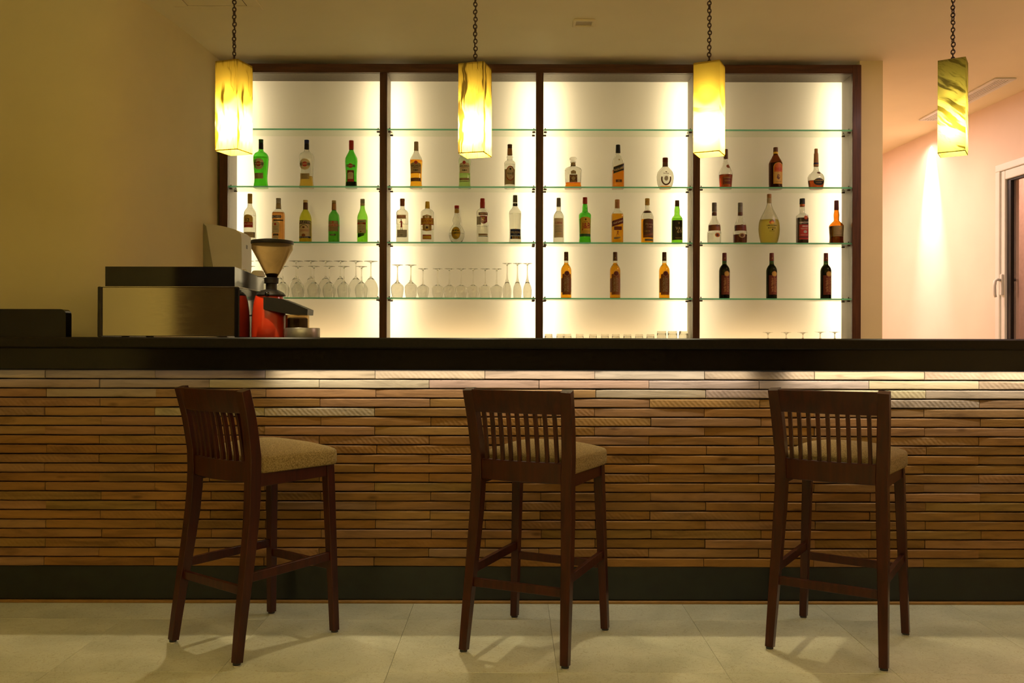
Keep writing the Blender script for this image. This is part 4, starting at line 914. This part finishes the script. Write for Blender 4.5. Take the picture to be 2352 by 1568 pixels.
b.liquid(55.5, 'liquid_cloudy').cap(94.5, 106, 'print_tan', name='neck_label').cap(106.5, 115, 'print_copper', name='cork', r=4.6)
b.lab('orange', 'disc', 0.6, 48.6, 6, 4.4, layer=2, label='printed lemon').sub('green', 'poly', [(-5.4, 49), (-2, 53), (3.4, 54), (8.6, 51), (3.6, 51), (0.5, 52), (-2.6, 50.4)], name='leaf_print').sub('yellow', 'disc', 2, 47, 3.4, 2.6).txt('black', 'LIMONCINO', 1.2, 41, 23, 3.4).txt('black', 'BOTTEGA', 1.2, 35.4, 18, 3).sub('black', 'disc', 2.2, 31.6, 1.6, 1.6).lines('black', -5, 7, (28,))
b = B('clear bottle of near-black bitter with red label and black cap', 1842, THI, [(0, 12.6), (62, 12.7), (66, 12), (69.5, 8), (72, 5.7), (104, 5.1)], 'clear_glass', n=3.5)
b.liquid(60, 'liquid_dark').cap(86.5, 92, 'print_orange', name='neck_ring').cap(92, 105, 'print_black', extra=0.8)
b.lab('red', 'rect', -10.4, 11.4, 10, 44).txt('white', 'RAMAZZOTTI', 0.6, 48.6, 22, 4).txt('white', 'AMARO', 2.4, 40, 14, 3.8).sub('silver', 'star', 3, 27.6, 4.4, 3.6).lines('cream', -8, 9, (35, 33.6, 20)).sub('black', 'rect', -10.4, 11.4, 14.4, 16.2, name='black_band', up=2)
b.lab('red', 'disc', 4.6, 60, 4.4, 4.6, label='red seal').sub('orange', 'disc', 4.6, 60, 3, 3.2)
b = B('flared orange-brown glass bottle with a tan label, at the far right', 1920.5, THI, [(0, 16.8), (8, 15.2), (16, 15), (32, 15.9), (41, 16.3), (47, 13), (51.5, 8.4), (55, 5.8), (61, 5.9), (67, 6.4), (73, 5.6), (80, 4.8), (99, 4.6)], 'amber_glass')
b.liquid(41, 'liquid_dark').cap(79, 100.7, 'print_maroon')
b.lab('tan', 'rect', -13.6, 15.2, 17, 41).sub('brown', 'poly', [(-10, 23), (15, 23), (15, 34.6), (6, 34.6), (3, 37), (-1, 34.6), (-10, 34.6)]).txt('tan', 'Cherry Marnier', 2.2, 26.6, 22.5, 3.6).sub('gold', 'disc', 3.4, 35.4, 3.6, 3, up=2).lines('black', -10, 13, (19.6,))
# -- wine bottles on the lowest shelves
wineP = [(0, 12.1), (64, 12.1), (70, 11), (75.5, 8), (79, 5.4), (83, 4.9), (105, 4.5)]
where = ['left-hand', 'middle', 'right-hand']
def wine(px, k, red):
    g_ = 'wine_green_glass' if red else 'clear_glass'
    lab_ = ('%s of the three dark red wine bottles with gold rosette label' if red else '%s of the three amber wine bottles with dark red label') % where[k]
    b = B(lab_, px, LOW, wineP, g_, group='red wine bottles on the lowest shelf' if red else 'amber wine bottles on the lowest shelf')
    b.liquid(82 if not red else 80, 'liquid_dark' if red else 'liquid_amber').cap(87, 107 if not red else 105.6, 'print_maroon' if red else 'print_brown')
    if red: b.cap(84, 86.4, 'print_green', name='neck_ring')
    b.print('emblem', 'gold', 'poly', [(-2.8, 91), (2.8, 91), (1, 92.6), (0, 95.4), (-1, 92.6)], layer=4)
    u0 = 1.2 if not red else 3.2
    if red: b.lab('maroon', 'rect', -8.8, 10, 9.5, 54)
    else: b.lab('rust', 'rect', -9, 10, 8.6, 56).sub('rust', 'rect', -11.6, 11.6, 14, 46.4, name='side_wings')
    m1 = 'copper' if red else 'maroon'
    b.sub('copper', 'star', u0, 57, 7.0, 7.0, name='rosette_rim', up=2); b.sub('gold' if red else 'maroon', 'star', u0, 57, 5.8, 5.8, name='rosette', up=3)
    mbs = MB(); rr = random.Random(5)
    for q in range(17):                       # the upright ornamental script below the rosette
        v = 46.5 - q * 1.9; 
        for u, wd in ((u0 - 4.4, 4.6), (u0 + 3.4, 3.4)):
            j = rr.uniform(-1, 1); a, f = shape2d('poly', [(u - wd / 2 + j, v), (u + wd / 2 + j * 0.4, v + rr.uniform(-.5, .8)), (u + wd / 2, v + 1.1), (u - wd / 2 + j, v + 1.0)])
            mbs.add([b.surf(x, y, 0.5) for x, y in a], f)
    a, f = shape2d('rect', u0 - 0.6, u0 + 0.6, 15.5, 50); mbs.add([b.surf(x, y, 0.5) for x, y in a], f)
    o = mbs.build('ornamental_script', 'print_copper' if red else 'print_tan', b.cur); 
    b.lines('copper', u0 - 3, u0 + 3, (12.4,))
for k, px in enumerate((1300, 1412.5, 1525.5)): wine(px, k, False)
for k, px in enumerate((1663.5, 1772, 1896.5)): wine(px, k, True)

# ------------------------------------------------------------------ glassware, upside down
def stem(name, H, bowl, rim, rmax, vmax, foot, w_=0.5, flare=1.0, knob=False):
    """profile of an upturned glass; bowl = height of the bowl, all in photo pixels"""
    out = [(rim, 0), ((rim + rmax) / 2 + (rmax - rim) * 0.28, vmax * 0.5), (rmax, vmax), (rmax * 0.86, vmax + (bowl - vmax) * 0.42), (rmax * 0.5, vmax + (bowl - vmax) * 0.78), (2.2 * flare, bowl + 0.6)]
    stemp = [(1.5, bowl + 4), (1.15, (bowl + H) / 2), (1.3, H - 6), (2.2, H - 3), (foot * 0.55, H - 1.3), (foot, H - 0.6), (foot, H - 0.1), (0, H)]
    if knob: stemp = [(2.7, bowl + 2), (1.6, bowl + 4)] + stemp[1:]
    if flare > 1: stemp[0] = (1.9, bowl + 6)
    inn = [(r - w_, v) for r, v in out[:5]] + [(0.01, bowl - 0.9)]
    prof = [(r * K, v * K) for r, v in list(reversed(inn)) + spline(out, 3) + stemp]
    pr2 = [(0, (bowl - 0.9) * K)] + [(r, v) for r, v in [(a * K, c * K) for a, c in reversed(spline(inn[:-1], 3))]] + [(a * K, c * K) for a, c in spline(out, 3)] + [(a * K, c * K) for a, c in stemp]
    mb = MB().lathe(pr2, 28)
    return mb.build(name, 'stem_glass', None, True, 60)
used_m = {}
def put(proto, px, z, y, label, group, cat='glass'):
    o = proto if proto.name not in used_m else proto.copy()
    if proto.name in used_m: COL.objects.link(o)
    used_m[proto.name] = 1
    o.location = ((px - 1176) / F * y, y, z + 0.0004); tag(o, label, cat, group); return o
big = stem('wine_glass', 86, 49, 14.0, 16.8, 22, 16)
small = stem('wine_glass', 71, 36, 11.5, 14.8, 18, 13)
for k, px in enumerate((566.5, 602, 641, 679.5, 713.5, 747.5, 781.5, 817, 851.5)):
    put(big, px, LOW, 5.996, 'large upturned wine glass, %s from left in the back row beside the grinder' % ORD[k], 'large wine glasses in the back row')
for k, px in enumerate((572.5, 611, 649.5, 684, 720.5, 756, 789.5, 830)):
    put(small, px, LOW, 5.894, 'smaller upturned wine glass, %s from left in the front row beside the grinder' % ORD[k], 'wine glasses in the front row')
ang_g = stem('wine_glass', 76.5, 37, 11.2, 14.6, 24, 13, flare=1.5)
knobg = stem('water_goblet', 68, 31, 9.8, 13.3, 23, 11.5, knob=True)
flute = stem('champagne_flute', 80.5, 40, 8.4, 10.1, 17, 11, flare=1.5)
for k, px in enumerate((912.5, 943.5)): put(ang_g, px, LOW, YK, '%s upturned wine glass with angular bowl left in the second bay' % ('first' if k == 0 else 'second'), 'angular wine glasses')
for k, px in enumerate((971.5, 1005, 1032, 1059, 1086.5, 1114, 1140.5)):
    put(knobg, px, LOW, YK, 'short upturned goblet, %s of the seven goblets in the second bay' % ORD[k], 'goblets on the lowest shelf')
for k, px in enumerate((1164.5, 1188, 1211)):
    put(flute, px, LOW, YK, '%s upturned champagne flute at the right of the second bay' % ('left-hand', 'middle', 'right-hand')[k], 'champagne flutes on the lowest shelf')
snif = stem('brandy_glass', 38, 22, 10, 14, 10, 11.4)
snif2 = stem('brandy_glass', 39.5, 22, 10, 14, 10, 12.4)
for k, (px, m_) in enumerate(((1764, snif), (1806, snif), (1844, snif), (1884, snif2), (1917.5, snif2))):
    put(m_, px, ZL, YK, 'upturned short-stemmed glass showing its foot above the bar, %s from left' % ORD[k], 'short-stemmed glasses on the ledge')
def tumbler(r0, r1, H, w_=0.9):
    out = [(r0, 0), (r0 * 0.98, H * 0.5), (r0 * 0.96, H * 0.72), (r1 * 1.03, H * 0.80), (r1, H * 0.93), (r1 * 0.93, H)]
    inn = [(0, H * 0.86), (r1 * 0.86 - w_, H * 0.86), (r1 - w_ * 1.4, H * 0.8), (r0 * 0.96 - w_, H * 0.7), (r0 - w_, 0)]
    return MB().lathe([(r * K, v * K) for r, v in inn + out + [(0, H)]], 26).build('tumbler', 'stem_glass', None, True, 40)
tu, tu2 = tumbler(9.4, 8.6, 33), tumbler(11.2, 10.4, 40)
for k, px in enumerate((1260, 1287, 1303.5, 1331.5, 1362, 1389.5, 1414.5, 1441, 1468, 1494)):
    put(tu, px, ZL, YK - (0.03 if k % 2 else 0), 'small upturned tumbler just above the bar top, %s from left' % ORD[k], 'small tumblers on the ledge', 'tumbler')
for k, px in enumerate((1519.5, 1544.5, 1570)):
    put(tu2, px, ZL, YK, '%s of three larger upturned tumblers beside the small ones' % ('left-hand', 'middle', 'right-hand')[k], 'larger tumblers on the ledge', 'tumbler')
# ------------------------------------------------------------------ pendant lamps
def pendant(px, py_top, py_bot, Y, side, rot, onyx, label, p_low, p_up, idx):
    x = (px - 1176) / F * Y; zt = CZ + (784 - py_top) / F * Y; zb = CZ + (784 - py_bot) / F * Y; H = zt - zb; a = side / 2
    t = thing('pendant_lamp', (x, Y, zb), label, 'lamp', 'onyx pendant lamps over the bar', radians(rot))
    # four stone sheets, outer skin only lit through; rims give the thickness
    for k in range(4):
        mb = MB(); mb.add([(-a, -a, 0), (a, -a, 0), (a, -a, H), (-a, -a, H)], [(0, 1, 2, 3)])
        o = mb.build('stone_panel', onyx, t); o.rotation_euler.z = k * pi / 2
        mb = MB(); th = 0.0025
        mb.loft([[(-a, -a, 0), (-a + th, -a + th, 0), (-a + th, -a + th, 0.004), (-a, -a, 0.004)], [(a, -a, 0), (a - th, -a + th, 0), (a - th, -a + th, 0.004), (a, -a, 0.004)]])
        mb.build('rim', onyx, o)
    MB().box(-a + 0.001, a - 0.001, -a + 0.001, a - 0.001, H - 0.010, H - 0.003).build('top_plate', onyx, t)
    bz = H * 0.27
    MB().lathe([(0, bz + 0.045), (0.014, bz + 0.045), (0.016, bz + 0.070), (0.042, bz + 0.072), (0.042, bz + 0.075), (0.018, bz + 0.078), (0.018, bz + 0.10), (0.005, bz + 0.11), (0.004, H), (0, H)], 20).build('lamp_holder', 'white_plastic', t, True, 40)
    for z, pw, r, xo in ((bz, p_low, 0.014, 0), (bz + 0.135, p_up, 0.012, 0.0)):  # bulb first, then an added weak fill for the shade's top
        l = bpy.data.lights.new('bulb_and_fill_light', 'POINT'); l.energy = pw; l.shadow_soft_size = r; l.color = (1.0, 0.82, 0.50)
        o = bpy.data.objects.new('bulb_and_fill_light', l); COL.objects.link(o); o.parent = t; o.location = (xo, -xo, z)
    # chain up to the ceiling
    top = CEIL - zb; z = H + 0.012; k = 0
    lk = []
    for i in range(12):
        u = 2 * pi * i / 12; lk.append((0.0075 * cos(u), 0, 0.0105 * sin(u)))
    base = MB().tube(lk, 0.0029, 6, closed=True).build('chain_link', 'chain_iron', t, True)
    base.location = (0, 0, z); base.rotation_euler.z = 0.3
    rr = random.Random(idx)
    while z < top - 0.03:
        z += 0.0165; k += 1
        o = base.copy(); COL.objects.link(o); o.location = (rr.uniform(-.0012, .0012), rr.uniform(-.001, .001), z)
        o.rotation_euler = (rr.uniform(-.15, .15), rr.uniform(-.25, .25), 0.3 + (k % 2) * pi / 2 + rr.uniform(-.35, .35))
    MB().lathe([(0, 0), (0.014, 0), (0.035, 0.012), (0.045, 0.024), (0.045, 0.03), (0, 0.03)], 20).build('ceiling_rose', 'chain_iron', t, True, 40).location = (0, 0, top - 0.03)
    MB().tube([(0.010 * cos(2 * pi * i / 12), 0, 0.010 * sin(2 * pi * i / 12)) for i in range(12)], 0.0022, 6, closed=True).build('hook_ring', 'chain_iron', t, True).location = (0, 0, H + 0.004)
    return t
PY = 4.0
pendant(536.5, 148, 352, PY, 0.115, -18, 'onyx_blotched', 'leftmost onyx pendant lamp with blotchy yellow veins, hung on an iron chain', 46, 2.6, 1)
pendant(1090, 152, 357, PY, 0.118, -16, 'onyx_banded', 'onyx pendant lamp with wavy grey-brown bands, second from left', 46, 2.6, 2)
pendant(1628, 148, 354, PY, 0.116, -25, 'onyx_plain', 'nearly plain yellow onyx pendant lamp, third from left', 48, 3, 3)
pendant(2187.5, 140, 352, PY, 0.112, -32, 'onyx_green', 'rightmost onyx pendant lamp, greenish with slanting veins', 26, 2.2, 4)

# ------------------------------------------------------------------ things on the counter
CT = 1.1452
m = thing('coffee_machine', (-1.60, 4.16, CT), 'boxy black and steel coffee machine seen from behind on the bar', 'coffee machine')
x0, x1 = -0.332, 0.330
MB().box(x0 + 0.020, x1 - 0.024, 0.004, 0.42, 0.006, 0.234, 0.002).build('rear_panel', 'brushed_steel', m)
MB().box(x0, x0 + 0.020, -0.004, 0.50, 0.0, 0.238, 0.004).build('side_panel', 'black_gloss', m)
MB().box(x1 - 0.024, x1, -0.004, 0.50, 0.0, 0.234, 0.004).build('side_panel', 'black_gloss', m)
MB().box(x0 + 0.005, x1 - 0.004, -0.002, 0.50, 0.234, 0.2375, 0.001).build('chrome_rim', 'chrome', m)
tb = MB(); tb.loft([[(-0.302, 0.012, 0.2375), (-0.302, 0.50, 0.2375), (-0.302, 0.50, 0.310), (-0.302, 0.012, 0.331)], [(0.303, 0.012, 0.2375), (0.303, 0.50, 0.2375), (0.303, 0.50, 0.310), (0.303, 0.012, 0.331)]])
tb.build('cup_tray', 'black_gloss', m)
for sx in (-0.25, 0.25): MB().lathe([(0, 0), (0.02, 0), (0.018, 0.006), (0, 0.006)], 12).build('foot', 'rubber', m, True, 40).location = (sx, 0.4, 0)
for k, (x, y, lab) in enumerate(((0.19, 0.42, 'pale ceramic cup upturned on the coffee machine, nearer the dispenser'), (0.285, 0.455, 'pale ceramic cup upturned on the coffee machine, nearer the grinder'))):
    zt = CT + 0.331 - 0.043 * (y - 0.012) + 0.0006
    t = thing('coffee_cup', (-1.60 + x, 4.16 + y, zt + 0.0032), lab, 'cup', 'cups on the coffee machine')
    h_ = 0.040 if k == 0 else 0.032
    MB().lathe([(0, h_ - 0.006), (0.018, h_ - 0.006), (0.030, h_ * 0.4), (0.034, 0), (0.0375, 0), (0.036, h_ * 0.4), (0.026, h_ - 0.002), (0.020, h_), (0, h_)], 24).build('cup_body', 'white_plastic', t, True, 40)
    MB().tube([(0.034, 0, h_ * 0.35), (0.046, 0, h_ * 0.3), (0.05, 0, h_ * 0.55), (0.044, 0, h_ * 0.8), (0.028, 0, h_ * 0.8)], 0.003, 8).build('handle', 'white_plastic', t, True)
# coffee grinder
G = 4.34 / F
g_ = thing('coffee_grinder', ((618 - 1176) * G, 4.34, CT), 'red coffee grinder with a cone-shaped hopper, standing on the bar', 'coffee grinder')
q = lambda L_: [(r * G, v * G) for r, v in L_]
MB().lathe(q([(0, 0), (38, 0), (39.5, 2), (39.3, 30), (37.5, 60), (34.5, 82), (31, 96), (0, 96)]), 40, d=0.9).build('body', 'red_paint', g_, True, 35)
MB().lathe(q([(0, 95.5), (33, 95.5), (33.5, 98), (28, 104), (18, 109), (12, 111), (0, 111)]), 36, cx=4 * G).build('collar', 'black_plastic', g_, True, 35)
MB().lathe(q([(0, 110), (12.5, 110), (12.5, 124), (16, 125), (16.5, 137), (14, 138.5), (0, 138.5)]), 24, cx=5 * G).build('hopper_neck', 'black_plastic', g_, True, 35)
hp = [(11.5, 138), (13.5, 142), (24, 162), (35.5, 184), (46, 203), (46.6, 216)]
MB().lathe(q([(r - 1, v) for r, v in reversed(hp)] + hp), 40, cx=7 * G).build('hopper', 'smoked_plastic', g_, True, 35)
MB().lathe(q([(0, 139), (10, 139), (13.6, 146), (9, 148), (4, 146), (0, 147)]), 20, cx=7 * G).build('coffee_beans', 'coffee', g_, True)
MB().lathe(q([(0, 214), (47, 214), (48, 216), (47.6, 222), (30, 225), (0, 226)]), 40, cx=7 * G).build('lid', 'black_plastic', g_, True, 35)
MB().lathe(q([(0, 0), (4.6, 0.6), (6, 5), (4.6, 9.4), (0, 10)]), 16).build('clamp_knob', 'black_gloss', g_, True).location = (4 * G, -31 * G, 94 * G)
MB().lathe(q([(0, 0), (1.3, 0), (1.3, 5), (2.8, 6), (3, 9), (1.5, 11.5), (0, 12)]), 12).build('grind_lever', 'black_gloss', g_, True).location = (-17 * G, 0, 98 * G)
arm = MB(); poly = [(-2, 64), (60, 52), (97, 52), (98, 64), (84, 70), (62, 79), (38, 88), (-2, 92)]
arm.extrude([(x * G, z * G) for x, z in poly], -0.086, 0.04); arm.build('doser_arm', 'black_plastic', g_)
dx = 70 * G; dy = -0.045
MB().lathe(q([(24, 22), (26.5, 22), (26.5, 52), (24.5, 52), (24.5, 22)]), 30, cx=dx, cyy=dy).build('dosing_chamber', 'smoked_plastic', g_, True, 35)
MB().lathe(q([(0, 23), (23.6, 23), (23.6, 43), (18, 46), (8, 44.5), (0, 47)]), 30, cx=dx, cyy=dy).build('ground_coffee', 'coffee', g_, True, 35)
MB().lathe(q([(0, 0), (38.5, 0), (39, 1.5), (39, 21), (38, 22.5), (0, 22.5)]), 40, cx=82 * G, cyy=dy).build('portafilter_tray', 'satin_metal', g_, True, 35)
# cable looping behind the grinder
pts = [(x * 4.42 / F - 1176 * 4.42 / F, 4.42, CZ + (784 - y) * 4.42 / F) for x, y in ((604, 726), (588, 725), (572, 727), (562, 736), (555, 752), (552, 770), (552, 776.2))]
tag(MB().tube(smooth_line(pts, 4), 0.0035, 8).build('power_cable', 'rubber', None, True), 'thin black cable looping down beside the red grinder', 'cable')
# black box at the left end
t = thing('till_box', (-2.42, 4.2, CT), 'low glossy black box with rounded corners at the left end of the bar', 'box')
pl = []; W_, H_, r_ = 0.33, 0.132, 0.026
for cx_, cz_, a0 in ((W_ - r_, H_ - r_, 0), (-W_ + r_, H_ - r_, 90), (-W_ + 0.004, 0.004, 180), (W_ - 0.004, 0.004, 270)):
    rr_ = r_ if cz_ > 0.05 else 0.004
    for k in range(6): u = radians(a0 + 18 * k); pl.append((cx_ + rr_ * cos(u), cz_ + rr_ * sin(u)))
MB().extrude(pl, -0.02, 0.035).build('casing', 'black_gloss', t, True, 30)
for fx in (-0.28, 0.28): MB().box(fx - 0.02, fx + 0.02, 0.0, 0.03, -0.0001, 0.006).build('foot', 'rubber', t)
# paper towel dispenser on the left wall
D = 5.62
t = thing('towel_dispenser', (-1.944, D, 1.50), 'white wall-mounted paper towel dispenser above the coffee machine', 'dispenser')
prof = [(0.0, 0.0), (0.20, 0.0), (0.236, 0.012), (0.238, 0.27), (0.225, 0.312), (0.19, 0.334), (0.10, 0.356), (0.0, 0.372)]
MB().extrude(smooth_line(prof, 2), 0.004, 0.218).build('cover', 'white_plastic', t, True, 30)
MB().extrude([(0.0, 0.0), (0.026, 0.036), (0.063, 0.07), (0.016, 0.352), (0.0, 0.366)], -0.002, 0.004).build('side_cheek', 'dispenser_grey', t)
MB().box(0.02, 0.22, 0.03, 0.20, -0.03, 0.0, 0.008).build('paper_slot', 'white_plastic', t)
MB().box(0.2375, 0.2395, 0.10, 0.13, 0.22, 0.245).build('badge', 'print_grey', t)

# ------------------------------------------------------------------ bar stools
def make_stool():
    t = thing('bar_stool', (0, 0, 0), 'x', 'bar stool', 'wooden bar stools along the bar')
    def back_y(z):
        P_ = [(0, -0.226), (0.15, -0.206), (0.35, -0.174), (0.52, -0.152), (0.62, -0.146), (0.72, -0.147), (0.84, -0.166), (0.957, -0.198)]
        for (a, ya), (b_, yb) in zip(P_, P_[1:]):
            if a <= z <= b_:
                s_ = (z - a) / (b_ - a); return ya + (yb - ya) * s_
        return P_[-1][1]
    def leg(pts, W, Dp, glide):
        o = MB().beam(pts, W, Dp, 0.12, side=(1, 0, 0)).build('leg', 'stool_wood', t, True, 40)
        MB().lathe([(0, 0), (0.0105, 0), (0.0105, 0.006), (0, 0.006)], 14).build('foot_glide', 'glide_white', o, True, 40).location = (glide[0], glide[1], 0.0)
        MB().lathe([(0, 0.006), (0.0135, 0.006), (0.0135, 0.014), (0, 0.014)], 14).build('foot_collar', 'rubber', o, True, 40).location = (glide[0], glide[1], 0.0)
        return o
    zs = [0.013, 0.1, 0.2, 0.3, 0.4, 0.5, 0.58, 0.65, 0.72, 0.79, 0.86, 0.91, 0.957]
    for s in (-1, 1):
        xs = lambda z: s * (0.197 - 0.021 * min(1, z / 0.62) + 0.014 * max(0, (z - 0.66) / 0.3))
        leg([(xs(z), back_y(z), z) for z in zs], [0.029 + 0.011 * min(1, z / 0.5) for z in zs], [0.030 + 0.016 * min(1, z / 0.55) - 0.009 * max(0, (z - 0.7) / 0.257) for z in zs], (xs(0), back_y(0)))
        zf = [0.013, 0.2, 0.4, 0.6, 0.652]
        leg([(s * (0.194 - 0.022 * z / 0.65), 0.220 - 0.016 * z / 0.65, z) for z in zf], [0.028, 0.030, 0.033, 0.036, 0.036], [0.028, 0.031, 0.034, 0.036, 0.036], (s * 0.194, 0.220))
    def bow(x, k=0.024): return -k * (1 - (x / 0.17) ** 2)
    def rail(name, z0, z1, yz, th, n=10, xw=0.172, k=0.024, arch=0.0):
        secs = []
        for i in range(n + 1):
            x = -xw + 2 * xw * i / n; o_ = bow(x, k); ar = arch * (1 - (x / xw) ** 2)
            ya, yb = yz(z0) + o_, yz(z1) + o_; c = 0.003
            secs.append([(x, ya - th / 2 + c, z0), (x, ya + th / 2 - c, z0), (x, ya + th / 2, z0 + c), (x, yb + th / 2, z1 - c + ar), (x, yb + th / 2 - c, z1 + ar), (x, yb - th / 2 + c, z1 + ar), (x, yb - th / 2, z1 - c + ar), (x, ya - th / 2, z0 + c)])
        return MB().loft(secs).build(name, 'stool_wood', t, True, 35)
    rail('crest_rail', 0.874, 0.9568, lambda z: back_y(z) - 0.007, 0.024, k=0.017)
    rail('lower_back_rail', 0.626, 0.700, back_y, 0.026)
    for i in range(9):
        x = -0.172 + 0.344 * (i + 1) / 10; o_ = bow(x)
        zz = [0.69 + (0.885 - 0.69) * k / 6 for k in range(7)]
        MB().beam([(x, back_y(z) + o_ + 0.0, z) for z in zz], 0.0125, 0.015, 0.15, side=(1, 0, 0)).build('slat', 'stool_wood', t, True, 40)
    sf = MB()
    for s in (-1, 1): sf.beam([(s * 0.168, -0.14, 0.632), (s * 0.174, 0.20, 0.636)], 0.022, 0.05, 0.1)
    sf.beam([(-0.17, 0.203, 0.636), (0.17, 0.203, 0.636)], 0.022, 0.05, 0.1)
    sf.build('seat_frame', 'stool_wood', t, True, 35)['kind'] = 'thing'
    # seat pad
    mb = MB(); rings = [(0.98, 0.655), (0.998, 0.659), (1.0, 0.670), (1.0, 0.698), (0.994, 0.708), (0.97, 0.7145), (0.88, 0.7245), (0.70, 0.738), (0.45, 0.750), (0.22, 0.7555)]
    vs = []; fs = []; N_ = 48
    for r, z in rings:
        for j in range(N_):
            u = 2 * pi * j / N_; c_, s_ = cos(u), sin(u); e = 2 / (11 if r > 0.96 else 8 if r > 0.8 else 5 if r > 0.6 else 3)
            X_ = math.copysign(abs(c_) ** e, c_); Y_ = math.copysign(abs(s_) ** e, s_)
            wd = 0.205 - 0.018 * (1 - Y_) / 2
            vs.append((r * X_ * wd, 0.056 - 0.03 * (1 - r) + r * Y_ * 0.186, z))
    for i in range(len(rings) - 1):
        for j in range(N_): k = (j + 1) % N_; fs.append((i * N_ + j, i * N_ + k, (i + 1) * N_ + k, (i + 1) * N_ + j))
    vs.append((0, 0.028, 0.7565)); c0 = len(vs) - 1; b0 = (len(rings) - 1) * N_
    for j in range(N_): fs.append((b0 + j, b0 + (j + 1) % N_, c0))
    fs.append(tuple(reversed(range(N_)))); mb.add(vs, fs)
    mb.build('seat_pad', 'tan_fabric', t, True)
    # stretchers
    def lerp(z, which, s):
        if which == 'r': return (s * (0.197 - 0.021 * z / 0.62), back_y(z), z)
        return (s * (0.194 - 0.022 * z / 0.65), 0.220 - 0.016 * z / 0.65, z)
    for s in (-1, 1): MB().beam([lerp(0.294, 'r', s), lerp(0.302, 'f', s)], 0.017, 0.032, 0.12).build('stretcher', 'stool_wood', t, True, 35)
    for w_, z in (('r', 0.252), ('f', 0.262)): MB().beam([lerp(z, w_, -1), lerp(z, w_, 1)], 0.017, 0.030, 0.12).build('stretcher', 'stool_wood', t, True, 35)
    return t
st = make_stool()
st.location = (-0.972, 3.398, 0); st.rotation_euler.z = radians(-37.5)
st['label'] = 'leftmost dark wooden bar stool, turned so its tan seat shows beside its slatted back'
dup(st, (0.099, 3.365, 0), radians(-24.3), 'middle dark wooden bar stool with slatted back, below the second pendant lamp')
dup(st, (1.237, 3.36, 0), radians(-33), 'rightmost dark wooden bar stool with slatted back and tan seat')
